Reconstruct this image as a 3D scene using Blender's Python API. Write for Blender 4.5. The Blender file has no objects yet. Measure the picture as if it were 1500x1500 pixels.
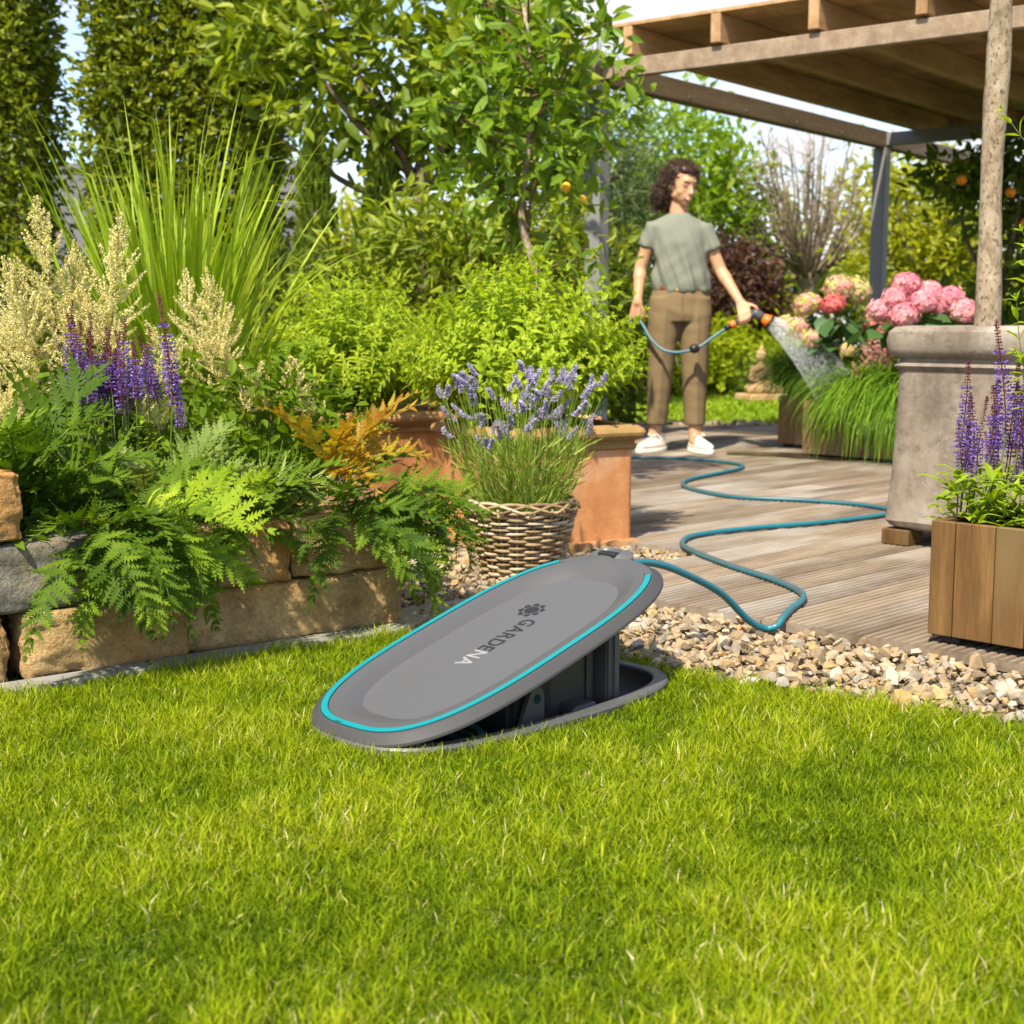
import bpy, bmesh, math, random
import numpy as np
from mathutils import Vector, Matrix, noise, Euler

R = math.radians
scene = bpy.context.scene
COL = scene.collection
random.seed(7)
rg = np.random.default_rng(7)

# ------------------------------------------------------------------ camera
cam_d = bpy.data.cameras.new('camera')
cam = bpy.data.objects.new('camera', cam_d)
COL.objects.link(cam)
cam.location = (0, 0, .77)
cam.rotation_euler = (R(90) - math.atan(280 / 2100), 0, 0)
cam_d.sensor_width = 36
cam_d.lens = 50.4
cam_d.clip_start = .05
cam_d.clip_end = 500
cam_d.dof.use_dof = True
cam_d.dof.focus_distance = 3.05
cam_d.dof.aperture_fstop = 6.3
scene.camera = cam

# ------------------------------------------------------------------ world, sun, exposure
SUN_TO = Vector((-.27, -.62, .92)).normalized()          # direction towards the sun
sun_el = math.asin(SUN_TO.z)
sun_az = math.atan2(SUN_TO.x, SUN_TO.y)
world = bpy.data.worlds.new('World')
scene.world = world
world.use_nodes = True
wn = world.node_tree
wn.nodes.clear()
w_out = wn.nodes.new('ShaderNodeOutputWorld')
w_bg = wn.nodes.new('ShaderNodeBackground')
w_sky = wn.nodes.new('ShaderNodeTexSky')
w_sky.sky_type = 'NISHITA'
w_sky.sun_disc = False
w_sky.sun_elevation = sun_el
w_sky.sun_rotation = sun_az
w_tc = wn.nodes.new('ShaderNodeTexCoord')
w_map = wn.nodes.new('ShaderNodeMapping')
w_map.inputs['Scale'].default_value = (2.2, 2.2, 5.0)
w_noise = wn.nodes.new('ShaderNodeTexNoise')
w_noise.inputs['Scale'].default_value = 2.1
w_noise.inputs['Detail'].default_value = 6
w_noise.inputs['Roughness'].default_value = .58
w_ramp = wn.nodes.new('ShaderNodeValToRGB')
w_ramp.color_ramp.elements[0].position = .48
w_ramp.color_ramp.elements[1].position = .62
w_mix = wn.nodes.new('ShaderNodeMixRGB')
w_mix.inputs['Color2'].default_value = (2.1, 2.08, 2.2, 1)
wn.links.new(w_tc.outputs['Generated'], w_map.inputs['Vector'])
wn.links.new(w_map.outputs['Vector'], w_noise.inputs['Vector'])
wn.links.new(w_noise.outputs['Fac'], w_ramp.inputs['Fac'])
wn.links.new(w_ramp.outputs['Color'], w_mix.inputs['Fac'])
w_tint = wn.nodes.new('ShaderNodeMixRGB')            # camera's warm white balance on the sky's light
w_tint.blend_type = 'MULTIPLY'
w_tint.inputs['Fac'].default_value = 1
w_tint.inputs['Color2'].default_value = (.58, .57, .60, 1)
wn.links.new(w_sky.outputs['Color'], w_tint.inputs['Color1'])
wn.links.new(w_tint.outputs['Color'], w_mix.inputs['Color1'])
wn.links.new(w_mix.outputs['Color'], w_bg.inputs['Color'])
wn.links.new(w_bg.outputs['Background'], w_out.inputs['Surface'])
w_bg.inputs['Strength'].default_value = .15
sun_d = bpy.data.lights.new('sun', 'SUN')
sun_d.energy = 2.9
sun_d.angle = R(1.2)
sun_d.color = (1.0, .90, .73)
sun = bpy.data.objects.new('sun', sun_d)
COL.objects.link(sun)
sun.rotation_euler = SUN_TO.to_track_quat('Z', 'Y').to_euler()
sun.location = (-6, -5, 9)
scene.view_settings.view_transform = 'Standard'
scene.view_settings.look = 'None'
scene.view_settings.gamma = 1
scene.view_settings.use_curve_mapping = False
scene.view_settings.exposure = 1.72
scene.cycles.use_denoising = True
scene.cycles.max_bounces = 8
scene.cycles.transparent_max_bounces = 12

# ------------------------------------------------------------------ materials
def nt_new(name):
    m = bpy.data.materials.new(name)
    m.use_nodes = True
    nt = m.node_tree
    nt.nodes.clear()
    out = nt.nodes.new('ShaderNodeOutputMaterial')
    return m, nt, out

def ramp(nt, fac, cols):
    r = nt.nodes.new('ShaderNodeValToRGB')
    el = r.color_ramp.elements
    n = len(cols)
    while len(el) < n:
        el.new(.5)
    for i, c in enumerate(cols):
        p, c3 = (c if len(c) == 2 else (i / max(1, n - 1), c))
        el[i].position = p
        el[i].color = (*c3, 1)
    nt.links.new(fac, r.inputs['Fac'])
    return r.outputs['Color']

def coords(nt, scale=(1, 1, 1), kind='Object', objvar=True):
    tc = nt.nodes.new('ShaderNodeTexCoord')
    mp = nt.nodes.new('ShaderNodeMapping')
    mp.inputs['Scale'].default_value = scale
    nt.links.new(tc.outputs[kind], mp.inputs['Vector'])
    if objvar:
        oi = nt.nodes.new('ShaderNodeObjectInfo')
        ml = nt.nodes.new('ShaderNodeMath')
        ml.operation = 'MULTIPLY'
        ml.inputs[1].default_value = 37.0
        nt.links.new(oi.outputs['Random'], ml.inputs[0])
        nt.links.new(ml.outputs[0], mp.inputs['Location'])
    return mp.outputs['Vector']

def tex_noise(nt, vec, scale, detail=5, rough=.6):
    n = nt.nodes.new('ShaderNodeTexNoise')
    n.inputs['Scale'].default_value = scale
    n.inputs['Detail'].default_value = detail
    n.inputs['Roughness'].default_value = rough
    nt.links.new(vec, n.inputs['Vector'])
    return n.outputs['Fac']

def mathn(nt, op, a, b=None):
    n = nt.nodes.new('ShaderNodeMath')
    n.operation = op
    for i, v in enumerate((a, b)):
        if v is None:
            continue
        if isinstance(v, (int, float)):
            n.inputs[i].default_value = v
        else:
            nt.links.new(v, n.inputs[i])
    return n.outputs[0]

def mixc(nt, fac, a, b, mode='MIX'):
    n = nt.nodes.new('ShaderNodeMixRGB')
    n.blend_type = mode
    for i, v in zip(('Fac', 'Color1', 'Color2'), (fac, a, b)):
        if isinstance(v, (int, float)):
            n.inputs[i].default_value = v
        elif isinstance(v, tuple):
            n.inputs[i].default_value = (*v, 1)
        else:
            nt.links.new(v, n.inputs[i])
    return n.outputs['Color']

def bsdf(nt, out, col, rough=.6, spec=.3, bump=None, bstr=.3, bdist=.01, metal=0):
    p = nt.nodes.new('ShaderNodeBsdfPrincipled')
    if isinstance(col, tuple):
        p.inputs['Base Color'].default_value = (*col, 1)
    else:
        nt.links.new(col, p.inputs['Base Color'])
    if isinstance(rough, (int, float)):
        p.inputs['Roughness'].default_value = rough
    else:
        nt.links.new(rough, p.inputs['Roughness'])
    p.inputs['Specular IOR Level'].default_value = spec
    p.inputs['Metallic'].default_value = metal
    if bump is not None:
        b = nt.nodes.new('ShaderNodeBump')
        b.inputs['Strength'].default_value = bstr
        b.inputs['Distance'].default_value = bdist
        nt.links.new(bump, b.inputs['Height'])
        nt.links.new(b.outputs['Normal'], p.inputs['Normal'])
    if out is not None:
        nt.links.new(p.outputs['BSDF'], out.inputs['Surface'])
    return p

def M(name, cols, scale=8., stretch=(1, 1, 1), rough=.6, spec=.3, bstr=.25, bdist=.004, bscale=None, detail=6, fine=None, metal=0, objvar=True):
    """noise-ramped colour with a bump of the same stretch; fine = (colour, scale, lo, hi) specks"""
    m, nt, out = nt_new(name)
    v = coords(nt, stretch, objvar=objvar)
    n = tex_noise(nt, v, scale, detail, .62)
    c = ramp(nt, n, cols)
    if fine:
        fc, fs, lo, hi = fine
        n2 = tex_noise(nt, v, fs, 4, .6)
        f = ramp(nt, n2, [(lo, (0, 0, 0)), (hi, (1, 1, 1))])
        c = mixc(nt, f, c, fc)
    b = tex_noise(nt, v, bscale or scale * 6, 5, .65)
    bsdf(nt, out, c, rough, spec, b, bstr, bdist, metal)
    return m

def attr(nt, name='rnd'):
    a = nt.nodes.new('ShaderNodeAttribute')
    a.attribute_name = name
    return a.outputs['Fac']

def leafmat(name, cols, trans=.4, rough=.45, spec=.35, objw=.35, tcol=(1.5, 1.45, .55), veins=0):
    """leaf: glossy front, translucent; colour from the per-leaf attribute 'rnd' and the object's own random"""
    m, nt, out = nt_new(name)
    oi = nt.nodes.new('ShaderNodeObjectInfo')
    a = attr(nt)
    f = mathn(nt, 'ADD', mathn(nt, 'MULTIPLY', a, 1 - objw), mathn(nt, 'MULTIPLY', oi.outputs['Random'], objw))
    c = ramp(nt, f, cols)
    v = coords(nt, objvar=False)
    n = tex_noise(nt, v, 60, 3)
    c = mixc(nt, .5, c, ramp(nt, n, [(.3, (.72, .72, .72)), (.7, (1.2, 1.2, 1.2))]), 'MULTIPLY')
    p = bsdf(nt, None, c, rough, spec)
    t = nt.nodes.new('ShaderNodeBsdfTranslucent')
    tc = mixc(nt, 1.0, c, tcol, 'MULTIPLY')
    nt.links.new(tc, t.inputs['Color'])
    mx = nt.nodes.new('ShaderNodeMixShader')
    mx.inputs['Fac'].default_value = trans
    nt.links.new(p.outputs['BSDF'], mx.inputs[1])
    nt.links.new(t.outputs['BSDF'], mx.inputs[2])
    nt.links.new(mx.outputs['Shader'], out.inputs['Surface'])
    return m

def plain(name, col, rough=.5, spec=.4, metal=0, var=.12, scale=30, bstr=.08, bdist=.001):
    a = tuple(max(0, x * (1 - var)) for x in col)
    b = tuple(x * (1 + var) for x in col)
    return M(name, [(.3, a), (.7, b)], scale, rough=rough, spec=spec, bstr=bstr, bdist=bdist, metal=metal)

# ------------------------------------------------------------------ objects
def put(o, parent=None):
    COL.objects.link(o)
    if parent is not None:
        o.parent = parent
    return o

def thing(name, label, cat, loc=(0, 0, 0), rz=0., group=None, kind=None):
    o = bpy.data.objects.new(name, None)
    o.empty_display_size = .1
    COL.objects.link(o)
    o.location = loc
    o.rotation_euler = (0, 0, rz)
    tag(o, label, cat, group, kind)
    return o

def tag(o, label=None, cat=None, group=None, kind=None):
    if label: o['label'] = label
    if cat: o['category'] = cat
    if group: o['group'] = group
    if kind: o['kind'] = kind
    return o

def mat_of(o):
    return Matrix.Translation(o.location) @ o.rotation_euler.to_matrix().to_4x4()

class G:
    """gathers numpy geometry, then links it as one mesh object"""
    def __init__(s):
        s.V, s.F, s.A, s.MI, s.n = [], [], [], [], 0
    def add(s, V, F, r=0., mi=0):
        V = np.asarray(V, dtype=np.float32).reshape(-1, 3)
        if isinstance(F, (list, tuple)) and len(F) and not np.isscalar(F[0]) and len({len(f) for f in F}) > 1:
            by = {}
            for f in F: by.setdefault(len(f), []).append(f)
            Fs = list(by.values())
        else:
            Fs = [F]
        for f in Fs:
            f = np.asarray(f, dtype=np.int64)
            s.F.append(f + s.n)
            s.MI.append(np.full(len(f), mi, np.int32))
        s.V.append(V)
        s.A.append(np.broadcast_to(np.asarray(r, np.float32), (len(V),)).copy())
        s.n += len(V)
        return s
    def mesh(s, name, mats, smooth=False):
        V = np.concatenate(s.V); A = np.concatenate(s.A)
        idx = np.concatenate([f.ravel() for f in s.F])
        tot = np.concatenate([np.full(len(f), f.shape[1], np.int64) for f in s.F])
        st = np.concatenate([[0], np.cumsum(tot)[:-1]])
        me = bpy.data.meshes.new(name)
        me.vertices.add(len(V)); me.vertices.foreach_set('co', V.ravel())
        me.loops.add(len(idx)); me.loops.foreach_set('vertex_index', idx.astype(np.int32))
        me.polygons.add(len(tot)); me.polygons.foreach_set('loop_start', st.astype(np.int32))
        for m in (mats if isinstance(mats, (list, tuple)) else [mats]):
            me.materials.append(m)
        me.polygons.foreach_set('material_index', np.concatenate(s.MI))
        me.polygons.foreach_set('use_smooth', np.full(len(tot), bool(smooth)))
        me.update(calc_edges=True)
        if smooth == 'auto': me.set_sharp_from_angle(angle=R(32))
        at = me.attributes.new('rnd', 'FLOAT', 'POINT')
        at.data.foreach_set('value', A)
        return me
    def build(s, name, mats, parent=None, smooth=False, world=False):
        o = bpy.data.objects.new(name, s.mesh(name, mats, smooth))
        put(o, parent)
        if parent is not None and world:
            o.matrix_parent_inverse = mat_of(parent).inverted()
        return o

def inst(me, name, parent, loc=(0, 0, 0), rot=(0, 0, 0), sc=1., world=False):
    o = bpy.data.objects.new(name, me)
    put(o, parent)
    o.location = loc
    o.rotation_euler = rot
    o.scale = (sc, sc, sc) if isinstance(sc, (int, float, np.floating)) else sc
    if world and parent is not None:
        o.matrix_parent_inverse = mat_of(parent).inverted()
    return o

# ------------------------------------------------------------------ shapes (return V, F)
def bm_arr(bm):
    bm.verts.ensure_lookup_table()
    for i, v in enumerate(bm.verts): v.index = i
    V = [tuple(v.co) for v in bm.verts]
    F = [tuple(v.index for v in f.verts) for f in bm.faces]
    bm.free()
    return V, F

def bbox(sx, sy, sz, b=.003, c=(0, 0, 0), seg=1):
    bm = bmesh.new()
    bmesh.ops.create_cube(bm, size=1)
    bmesh.ops.scale(bm, vec=(sx, sy, sz), verts=bm.verts)
    if b: bmesh.ops.bevel(bm, geom=bm.edges[:], offset=b, segments=seg, affect='EDGES', profile=.5)
    bmesh.ops.translate(bm, vec=c, verts=bm.verts)
    return bm_arr(bm)

def rotz(V, a, c=(0, 0, 0)):
    V = np.asarray(V, float)
    ca, sa = math.cos(a), math.sin(a)
    return np.stack([V[:, 0] * ca - V[:, 1] * sa + c[0], V[:, 0] * sa + V[:, 1] * ca + c[1], V[:, 2] + c[2]], 1)

def xform(V, mx):
    V = np.asarray(V, float)
    A = np.array(mx)
    return V @ A[:3, :3].T + A[:3, 3]

def frames(P):
    P = np.asarray(P, float)
    T = np.gradient(P, axis=0)
    T /= np.linalg.norm(T, axis=1)[:, None] + 1e-12
    n = np.cross(T[0], (0, 0, 1.))
    if np.linalg.norm(n) < .05: n = np.cross(T[0], (0, 1., 0))
    n /= np.linalg.norm(n)
    Ns = []
    for t in T:
        n = n - t * np.dot(n, t)
        n /= np.linalg.norm(n) + 1e-12
        Ns.append(n)
    N = np.array(Ns)
    return T, N, np.cross(T, N)

def tube(P, rad, k=6, cap=True, closed=False, sq=1.):
    P = np.asarray(P, float)
    n = len(P)
    rad = np.broadcast_to(np.asarray(rad, float), (n,))
    if closed:
        Pe = np.concatenate([P[-1:], P, P[:1]])
        T, N, B = frames(Pe); N, B = N[1:-1], B[1:-1]
    else:
        T, N, B = frames(P)
    a = np.arange(k) / k * 2 * np.pi
    V = P[:, None] + rad[:, None, None] * (np.cos(a)[None, :, None] * N[:, None] + sq * np.sin(a)[None, :, None] * B[:, None])
    V = V.reshape(-1, 3)
    F = []
    for i in range(n if closed else n - 1):
        i2 = (i + 1) % n
        for j in range(k):
            j2 = (j + 1) % k
            F.append((i * k + j, i * k + j2, i2 * k + j2, i2 * k + j))
    if cap and not closed:
        F.append(tuple(range(k))[::-1]); F.append(tuple(range((n - 1) * k, n * k)))
    return V, F

def spline(P, n):
    """Catmull-Rom through P, n points"""
    P = np.asarray(P, float)
    Pe = np.concatenate([2 * P[:1] - P[1:2], P, 2 * P[-1:] - P[-2:-1]])
    m = len(P) - 1
    t = np.linspace(0, m - 1e-9, n)
    i = t.astype(int); u = (t - i)[:, None]
    p0, p1, p2, p3 = Pe[i], Pe[i + 1], Pe[i + 2], Pe[i + 3]
    return .5 * (2 * p1 + (p2 - p0) * u + (2 * p0 - 5 * p1 + 4 * p2 - p3) * u ** 2 + (3 * p1 - p0 - 3 * p2 + p3) * u ** 3)

def loft(rings, cap0=True, cap1=True):
    k = len(rings[0])
    V = np.concatenate([np.asarray(r, float) for r in rings])
    F = []
    for i in range(len(rings) - 1):
        for j in range(k):
            j2 = (j + 1) % k
            F.append((i * k + j, i * k + j2, (i + 1) * k + j2, (i + 1) * k + j))
    if cap0: F.append(tuple(range(k))[::-1])
    if cap1: F.append(tuple(range((len(rings) - 1) * k, len(rings) * k)))
    return V, F

def sup_ring(a, b, p, z, n=96):
    t = np.linspace(0, 2 * np.pi, n, endpoint=False)
    C, S = np.cos(t), np.sin(t)
    return np.stack([np.sign(C) * abs(C) ** (2 / p) * a, np.sign(S) * abs(S) ** (2 / p) * b, np.full(n, z)], 1)

def rrect_ring(hx, hy, r, z, n=6):
    out = []
    for cx, cy, a0 in ((hx - r, hy - r, 0), (-hx + r, hy - r, 90), (-hx + r, -hy + r, 180), (hx - r, -hy + r, 270)):
        e = min(.02, r)
        c_, s_ = math.cos(R(a0)), math.sin(R(a0))
        out.append((cx + r * c_ + e * s_, cy + r * s_ - e * c_, z))
        for i in range(n + 1):
            a = R(a0 + 90 * i / n)
            out.append((cx + r * math.cos(a), cy + r * math.sin(a), z))
        c_, s_ = math.cos(R(a0 + 90)), math.sin(R(a0 + 90))
        out.append((cx + r * c_ - e * s_, cy + r * s_ + e * c_, z))
    return np.array(out)

def ellipsoid(c, r, nu=16, nv=10, rot=None):
    V, F = [], []
    for i in range(nv + 1):
        th = math.pi * i / nv
        for j in range(nu):
            ph = 2 * math.pi * j / nu
            V.append((math.sin(th) * math.cos(ph) * r[0], math.sin(th) * math.sin(ph) * r[1], math.cos(th) * r[2]))
    for i in range(nv):
        for j in range(nu):
            j2 = (j + 1) % nu
            F.append((i * nu + j, (i + 1) * nu + j, (i + 1) * nu + j2, i * nu + j2))
    V = np.array(V)
    if rot is not None: V = V @ np.array(rot.to_3x3()).T
    return V + np.array(c), F

def capsule(p, q, r1, r2, k=12, m=4):
    p, q = np.array(p, float), np.array(q, float)
    d = q - p; L = np.linalg.norm(d); d = d / (L + 1e-9)
    P, rr = [], []
    for i in range(m):
        a = math.pi / 2 * (1 - i / m)
        P.append(p - d * r1 * math.sin(a)); rr.append(max(r1 * math.cos(a), r1 * .08))
    for i in range(m + 1):
        a = math.pi / 2 * i / m
        P.append(q + d * r2 * math.sin(a)); rr.append(max(r2 * math.cos(a), r2 * .08))
    P = np.array(P)
    n = np.cross(d, (0, 0, 1.))
    if np.linalg.norm(n) < .05: n = np.cross(d, (0, 1., 0))
    n /= np.linalg.norm(n); b = np.cross(d, n)
    a = np.arange(k) / k * 2 * np.pi
    V = (P[:, None] + np.array(rr)[:, None, None] * (np.cos(a)[None, :, None] * n + np.sin(a)[None, :, None] * b)).reshape(-1, 3)
    F = []
    for i in range(len(P) - 1):
        for j in range(k):
            j2 = (j + 1) % k
            F.append((i * k + j, i * k + j2, (i + 1) * k + j2, (i + 1) * k + j))
    F.append(tuple(range(k))[::-1]); F.append(tuple(range((len(P) - 1) * k, len(P) * k)))
    return V, F

def nrm(v):
    return v / (np.linalg.norm(v, axis=-1, keepdims=True) + 1e-12)

def scatter(T, F, P, X, N, S, r):
    """copies of template T,F at P with x-axis X, normal N, size S; r per copy -> V, F, A"""
    T = np.asarray(T, float); F = np.asarray(F)
    X = nrm(X); Y = nrm(np.cross(N, X)); N2 = np.cross(X, Y)
    n, k = len(P), len(T)
    S = np.broadcast_to(np.asarray(S, float), (n,))
    V = P[:, None] + S[:, None, None] * (T[None, :, 0:1] * X[:, None] + T[None, :, 1:2] * Y[:, None] + T[None, :, 2:3] * N2[:, None])
    FF = (F[None] + (np.arange(n) * k)[:, None, None]).reshape(-1, F.shape[1])
    return V.reshape(-1, 3), FF, np.repeat(np.broadcast_to(np.asarray(r, float), (n,)), k)

LEAF4 = np.array([(0, 0, 0), (.42, -.24, .05), (1, 0, -.06), (.42, .24, .05)]); LEAF4F = np.array([(0, 1, 2), (0, 2, 3)])
LEAF8 = np.array([(0, 0, 0), (.25, -.17, .05), (.25, 0, 0), (.25, .17, .05), (.6, -.19, .02), (.6, 0, -.04), (.6, .19, .02), (1, 0, -.14)])
LEAF8F = np.array([(0, 1, 2), (0, 2, 3), (1, 4, 5), (1, 5, 2), (2, 5, 6), (2, 6, 3), (4, 7, 5), (5, 7, 6)])
LANCE = np.array([(0, 0, 0), (.3, -.12, .03), (.35, 0, 0), (.3, .12, .03), (.68, -.1, -.01), (.68, 0, -.05), (.68, .1, -.01), (1, 0, -.2)])

def rdir(n, rng=rg):
    return nrm(rng.normal(size=(n, 3)))

def leaf_cloud(g, C, size, up=.5, rng=rg, T=LEAF4, F=LEAF4F, jit=.35, out=None):
    """leaves at points C; normals lean to the sky, tips outward/down"""
    n = len(C)
    N = nrm(rdir(n, rng) * (1 - up) + np.array([0, 0, 1.]) * up)
    X = rdir(n, rng)
    if out is not None: X = nrm(X + out * .8)
    X = X - N * (X * N).sum(1, keepdims=True)
    S = size * (1 + jit * rng.uniform(-1, 1, n))
    g.add(*scatter(T, F, C, X, N, S, rng.random(n)))
    return g

def clumps(c, r, nc, per, spread, rng=rg, shell=.55, flat=1.):
    """points gathered into clumps through an ellipsoid's volume"""
    d = rdir(nc, rng)
    rad = (shell + (1 - shell) * rng.random(nc)) ** .7
    cc = np.array(c) + d * rad[:, None] * np.array(r)
    P = np.repeat(cc, per, 0) + rng.normal(size=(nc * per, 3)) * np.array([spread, spread, spread * flat])
    return P, nrm(P - np.array(c))
# ------------------------------------------------------------------ palette
m_soil = M('soil', [(.3, (.028, .018, .011)), (.7, (.075, .05, .03))], 14, rough=.95, spec=.1, bstr=.8, bdist=.02)
m_turf = M('turf', [(.3, (.035, .06, .008)), (.6, (.07, .11, .015)), (.8, (.10, .10, .03))], 3, rough=.95, spec=.05, bstr=.8, bdist=.02)
m_grass = leafmat('grass_blades', [(0, (.062, .110, .002)), (.35, (.165, .245, .003)), (.72, (.31, .375, .006)), (.86, (.43, .44, .03)), (.93, (.50, .46, .14)), (1, (.62, .57, .30))], .36, .6, .12, 0, (1.25, 1.2, .4))
m_farlawn = leafmat('far_lawn_blades', [(0, (.15, .25, .010)), (.6, (.25, .37, .014)), (1, (.36, .44, .03))], .35, .5, .2, 0)
def stone_mat(name, cols, fine, bstr=.9, bdist=.012, grain=(.62, 1.25)):
    m, nt, out = nt_new(name)
    v = coords(nt)
    n = tex_noise(nt, v, 9, 7, .7)
    c = ramp(nt, n, cols)
    n2 = tex_noise(nt, v, 3.2, 3, .5)
    c = mixc(nt, ramp(nt, n2, [(.5, (0, 0, 0)), (.62, (.8, .8, .8))]), c, fine)
    n3 = tex_noise(nt, v, 90, 4, .7)
    c = mixc(nt, .75, c, ramp(nt, n3, [(.3, (grain[0],) * 3), (.7, (grain[1],) * 3)]), 'MULTIPLY')
    b = mathn(nt, 'ADD', tex_noise(nt, v, 45, 8, .75), mathn(nt, 'MULTIPLY', n3, .5))
    bsdf(nt, out, c, .92, .12, b, bstr, bdist)
    return m
m_stone = stone_mat('sandstone', [(.25, (.16, .11, .055)), (.42, (.40, .265, .115)), (.6, (.55, .38, .175)), (.8, (.62, .48, .27))], (.46, .22, .06))
m_stone_grey = stone_mat('lichen_stone', [(.25, (.06, .058, .048)), (.5, (.17, .16, .13)), (.75, (.34, .31, .24))], (.34, .25, .12))
m_stone_warm = stone_mat('orange_sandstone', [(.25, (.20, .12, .045)), (.5, (.42, .26, .11)), (.75, (.52, .38, .20))], (.52, .25, .07))
m_slab = M('paving_stone', [(.3, (.26, .21, .15)), (.7, (.42, .35, .26))], 7, rough=.9, spec=.12, bstr=.5, bdist=.006)
m_strip = M('edging_concrete', [(.3, (.17, .165, .15)), (.7, (.28, .27, .24))], 12, rough=.9, spec=.12, bstr=.4)
def gravel_mat():
    m, nt, out = nt_new('gravel_stone')
    a = attr(nt)
    v = coords(nt, objvar=False)
    c = ramp(nt, a, [(0, (.15, .115, .075)), (.18, (.29, .21, .12)), (.36, (.36, .27, .165)), (.52, (.23, .20, .16)), (.66, (.40, .32, .21)), (.80, (.38, .24, .085)), (.90, (.29, .27, .24)), (1, (.48, .41, .30))])
    n = tex_noise(nt, v, 70, 6, .7)
    c = mixc(nt, .8, c, ramp(nt, n, [(.3, (.66, .64, .6)), (.7, (1.15, 1.15, 1.15))]), 'MULTIPLY')
    bsdf(nt, out, c, .85, .2, n, .5, .004)
    return m
m_gravel = gravel_mat()
def wood_mat(name, cols, ax=0, scale=5., rough=.65, spec=.25, knots=None, bstr=.3, gray=None):
    m, nt, out = nt_new(name)
    st = [1., 1., 1.]
    for i in range(3): st[i] = .2 if i == ax else 1.6
    v = coords(nt, tuple(st))
    n = tex_noise(nt, v, scale * 2.2, 6, .6)
    fine = tex_noise(nt, v, scale * 14, 4, .6)
    c = ramp(nt, n, cols)
    oi = nt.nodes.new('ShaderNodeObjectInfo')
    c = mixc(nt, .9, c, ramp(nt, oi.outputs['Random'], [(0, (.74, .72, .70)), (.5, (1, 1, 1)), (1, (1.22, 1.2, 1.16))]), 'MULTIPLY')
    c = mixc(nt, .6, c, ramp(nt, fine, [(.3, (.68, .66, .64)), (.7, (1.18, 1.18, 1.18))]), 'MULTIPLY')
    if gray:
        v2 = coords(nt, (.5, 1, 1) if ax == 0 else (1, 1, .5))
        g = ramp(nt, tex_noise(nt, v2, 2.2, 4, .6), [(.48, (0, 0, 0)), (.7, (.85, .85, .85))])
        c = mixc(nt, g, c, gray)
    bsdf(nt, out, c, rough, spec, fine, bstr, .002)
    return m
m_deck = wood_mat('weathered_decking', [(.25, (.115, .085, .058)), (.5, (.22, .172, .122)), (.75, (.31, .25, .185))], 0, 3.0, .75, .2, gray=(.36, .33, .285), bstr=.4)
m_plank = wood_mat('planter_hardwood', [(.25, (.055, .028, .009)), (.5, (.115, .060, .019)), (.75, (.185, .105, .036))], 2, 6, .6, .25, gray=(.15, .105, .045))
m_plank_old = wood_mat('old_hardwood', [(.25, (.12, .075, .04)), (.5, (.22, .14, .07)), (.75, (.33, .23, .13))], 2, 5, .65, .25)
m_beam = wood_mat('larch_beam', [(.25, (.16, .115, .078)), (.5, (.24, .18, .125)), (.75, (.32, .25, .18))], 0, 4, .7, .2)
m_joist = wood_mat('brown_roof_timber', [(.25, (.26, .15, .07)), (.5, (.38, .235, .12)), (.75, (.48, .32, .18))], 0, 4, .7, .2)
m_dark = plain('black_plastic', (.012, .012, .013), .45, .4)

# ------------------------------------------------------------------ layout frames
BD = np.array([.7071, .7071]); ED = np.array([.7071, -.7071])       # along the boards; along the deck's front edge
E0 = np.array([.60, 3.565])
def deckp(s, t): return E0 + s * BD + t * ED
W0 = np.array([-1.064, 2.985]); WD = np.array([.7902, .6129]); WM = np.array([-.6129, .7902])   # stone wall: along it, into the bed
def bedp(s, t, z=.27):
    p = W0 + s * WD + t * WM
    return np.array([p[0], p[1], z])
DC = np.array([-.0237, 2.8442]); DPHI = R(45.8); DA, DB, DP, DTILT = .417, .2124, 3.0, R(16.03)

def in_device(x, y, grow=.0):
    u = (x - DC[0]) * math.cos(DPHI) + (y - DC[1]) * math.sin(DPHI)
    v = -(x - DC[0]) * math.sin(DPHI) + (y - DC[1]) * math.cos(DPHI)
    return (np.abs(u) / (DA + grow)) ** DP + (np.abs(v) / (DB + grow)) ** DP < 1

# lawn's edge towards the wall and the gravel: largest y with grass at x
LX = np.array([-3.2, -1.064, -.30, .0, .277, .508, .756, .966, 1.6, 3.0])
LY = np.array([1.27, 2.90, 3.50, 3.36, 3.185, 3.0, 2.84, 2.70, 2.25, 1.2])
def lawn_edge(x): return np.interp(x, LX, LY)

# ------------------------------------------------------------------ ground with the pit for the hose box
bm = bmesh.new()
sq = [bm.verts.new(p) for p in ((-70, -6, -.012), (70, -6, -.012), (70, 90, -.012), (-70, 90, -.012))]
el = []
for p in sup_ring(DA - .035, DB - .035, DP, 0, 48):
    q = rotz([p], DPHI, (DC[0], DC[1], -.012))[0]
    el.append(bm.verts.new(q))
ed = [bm.edges.new((L[i], L[(i + 1) % len(L)])) for L in (sq, el) for i in range(len(L))]
bmesh.ops.triangle_fill(bm, use_beauty=True, use_dissolve=False, edges=ed)
bm.normal_update()
V, F = bm_arr(bm)
V = np.array(V); keep = [f for f in F if not in_device(*np.mean(V[list(f)], 0)[:2], -.036)]
g = G(); g.add(V, keep)
o = g.build('ground', m_turf); tag(o, kind='structure')

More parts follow.
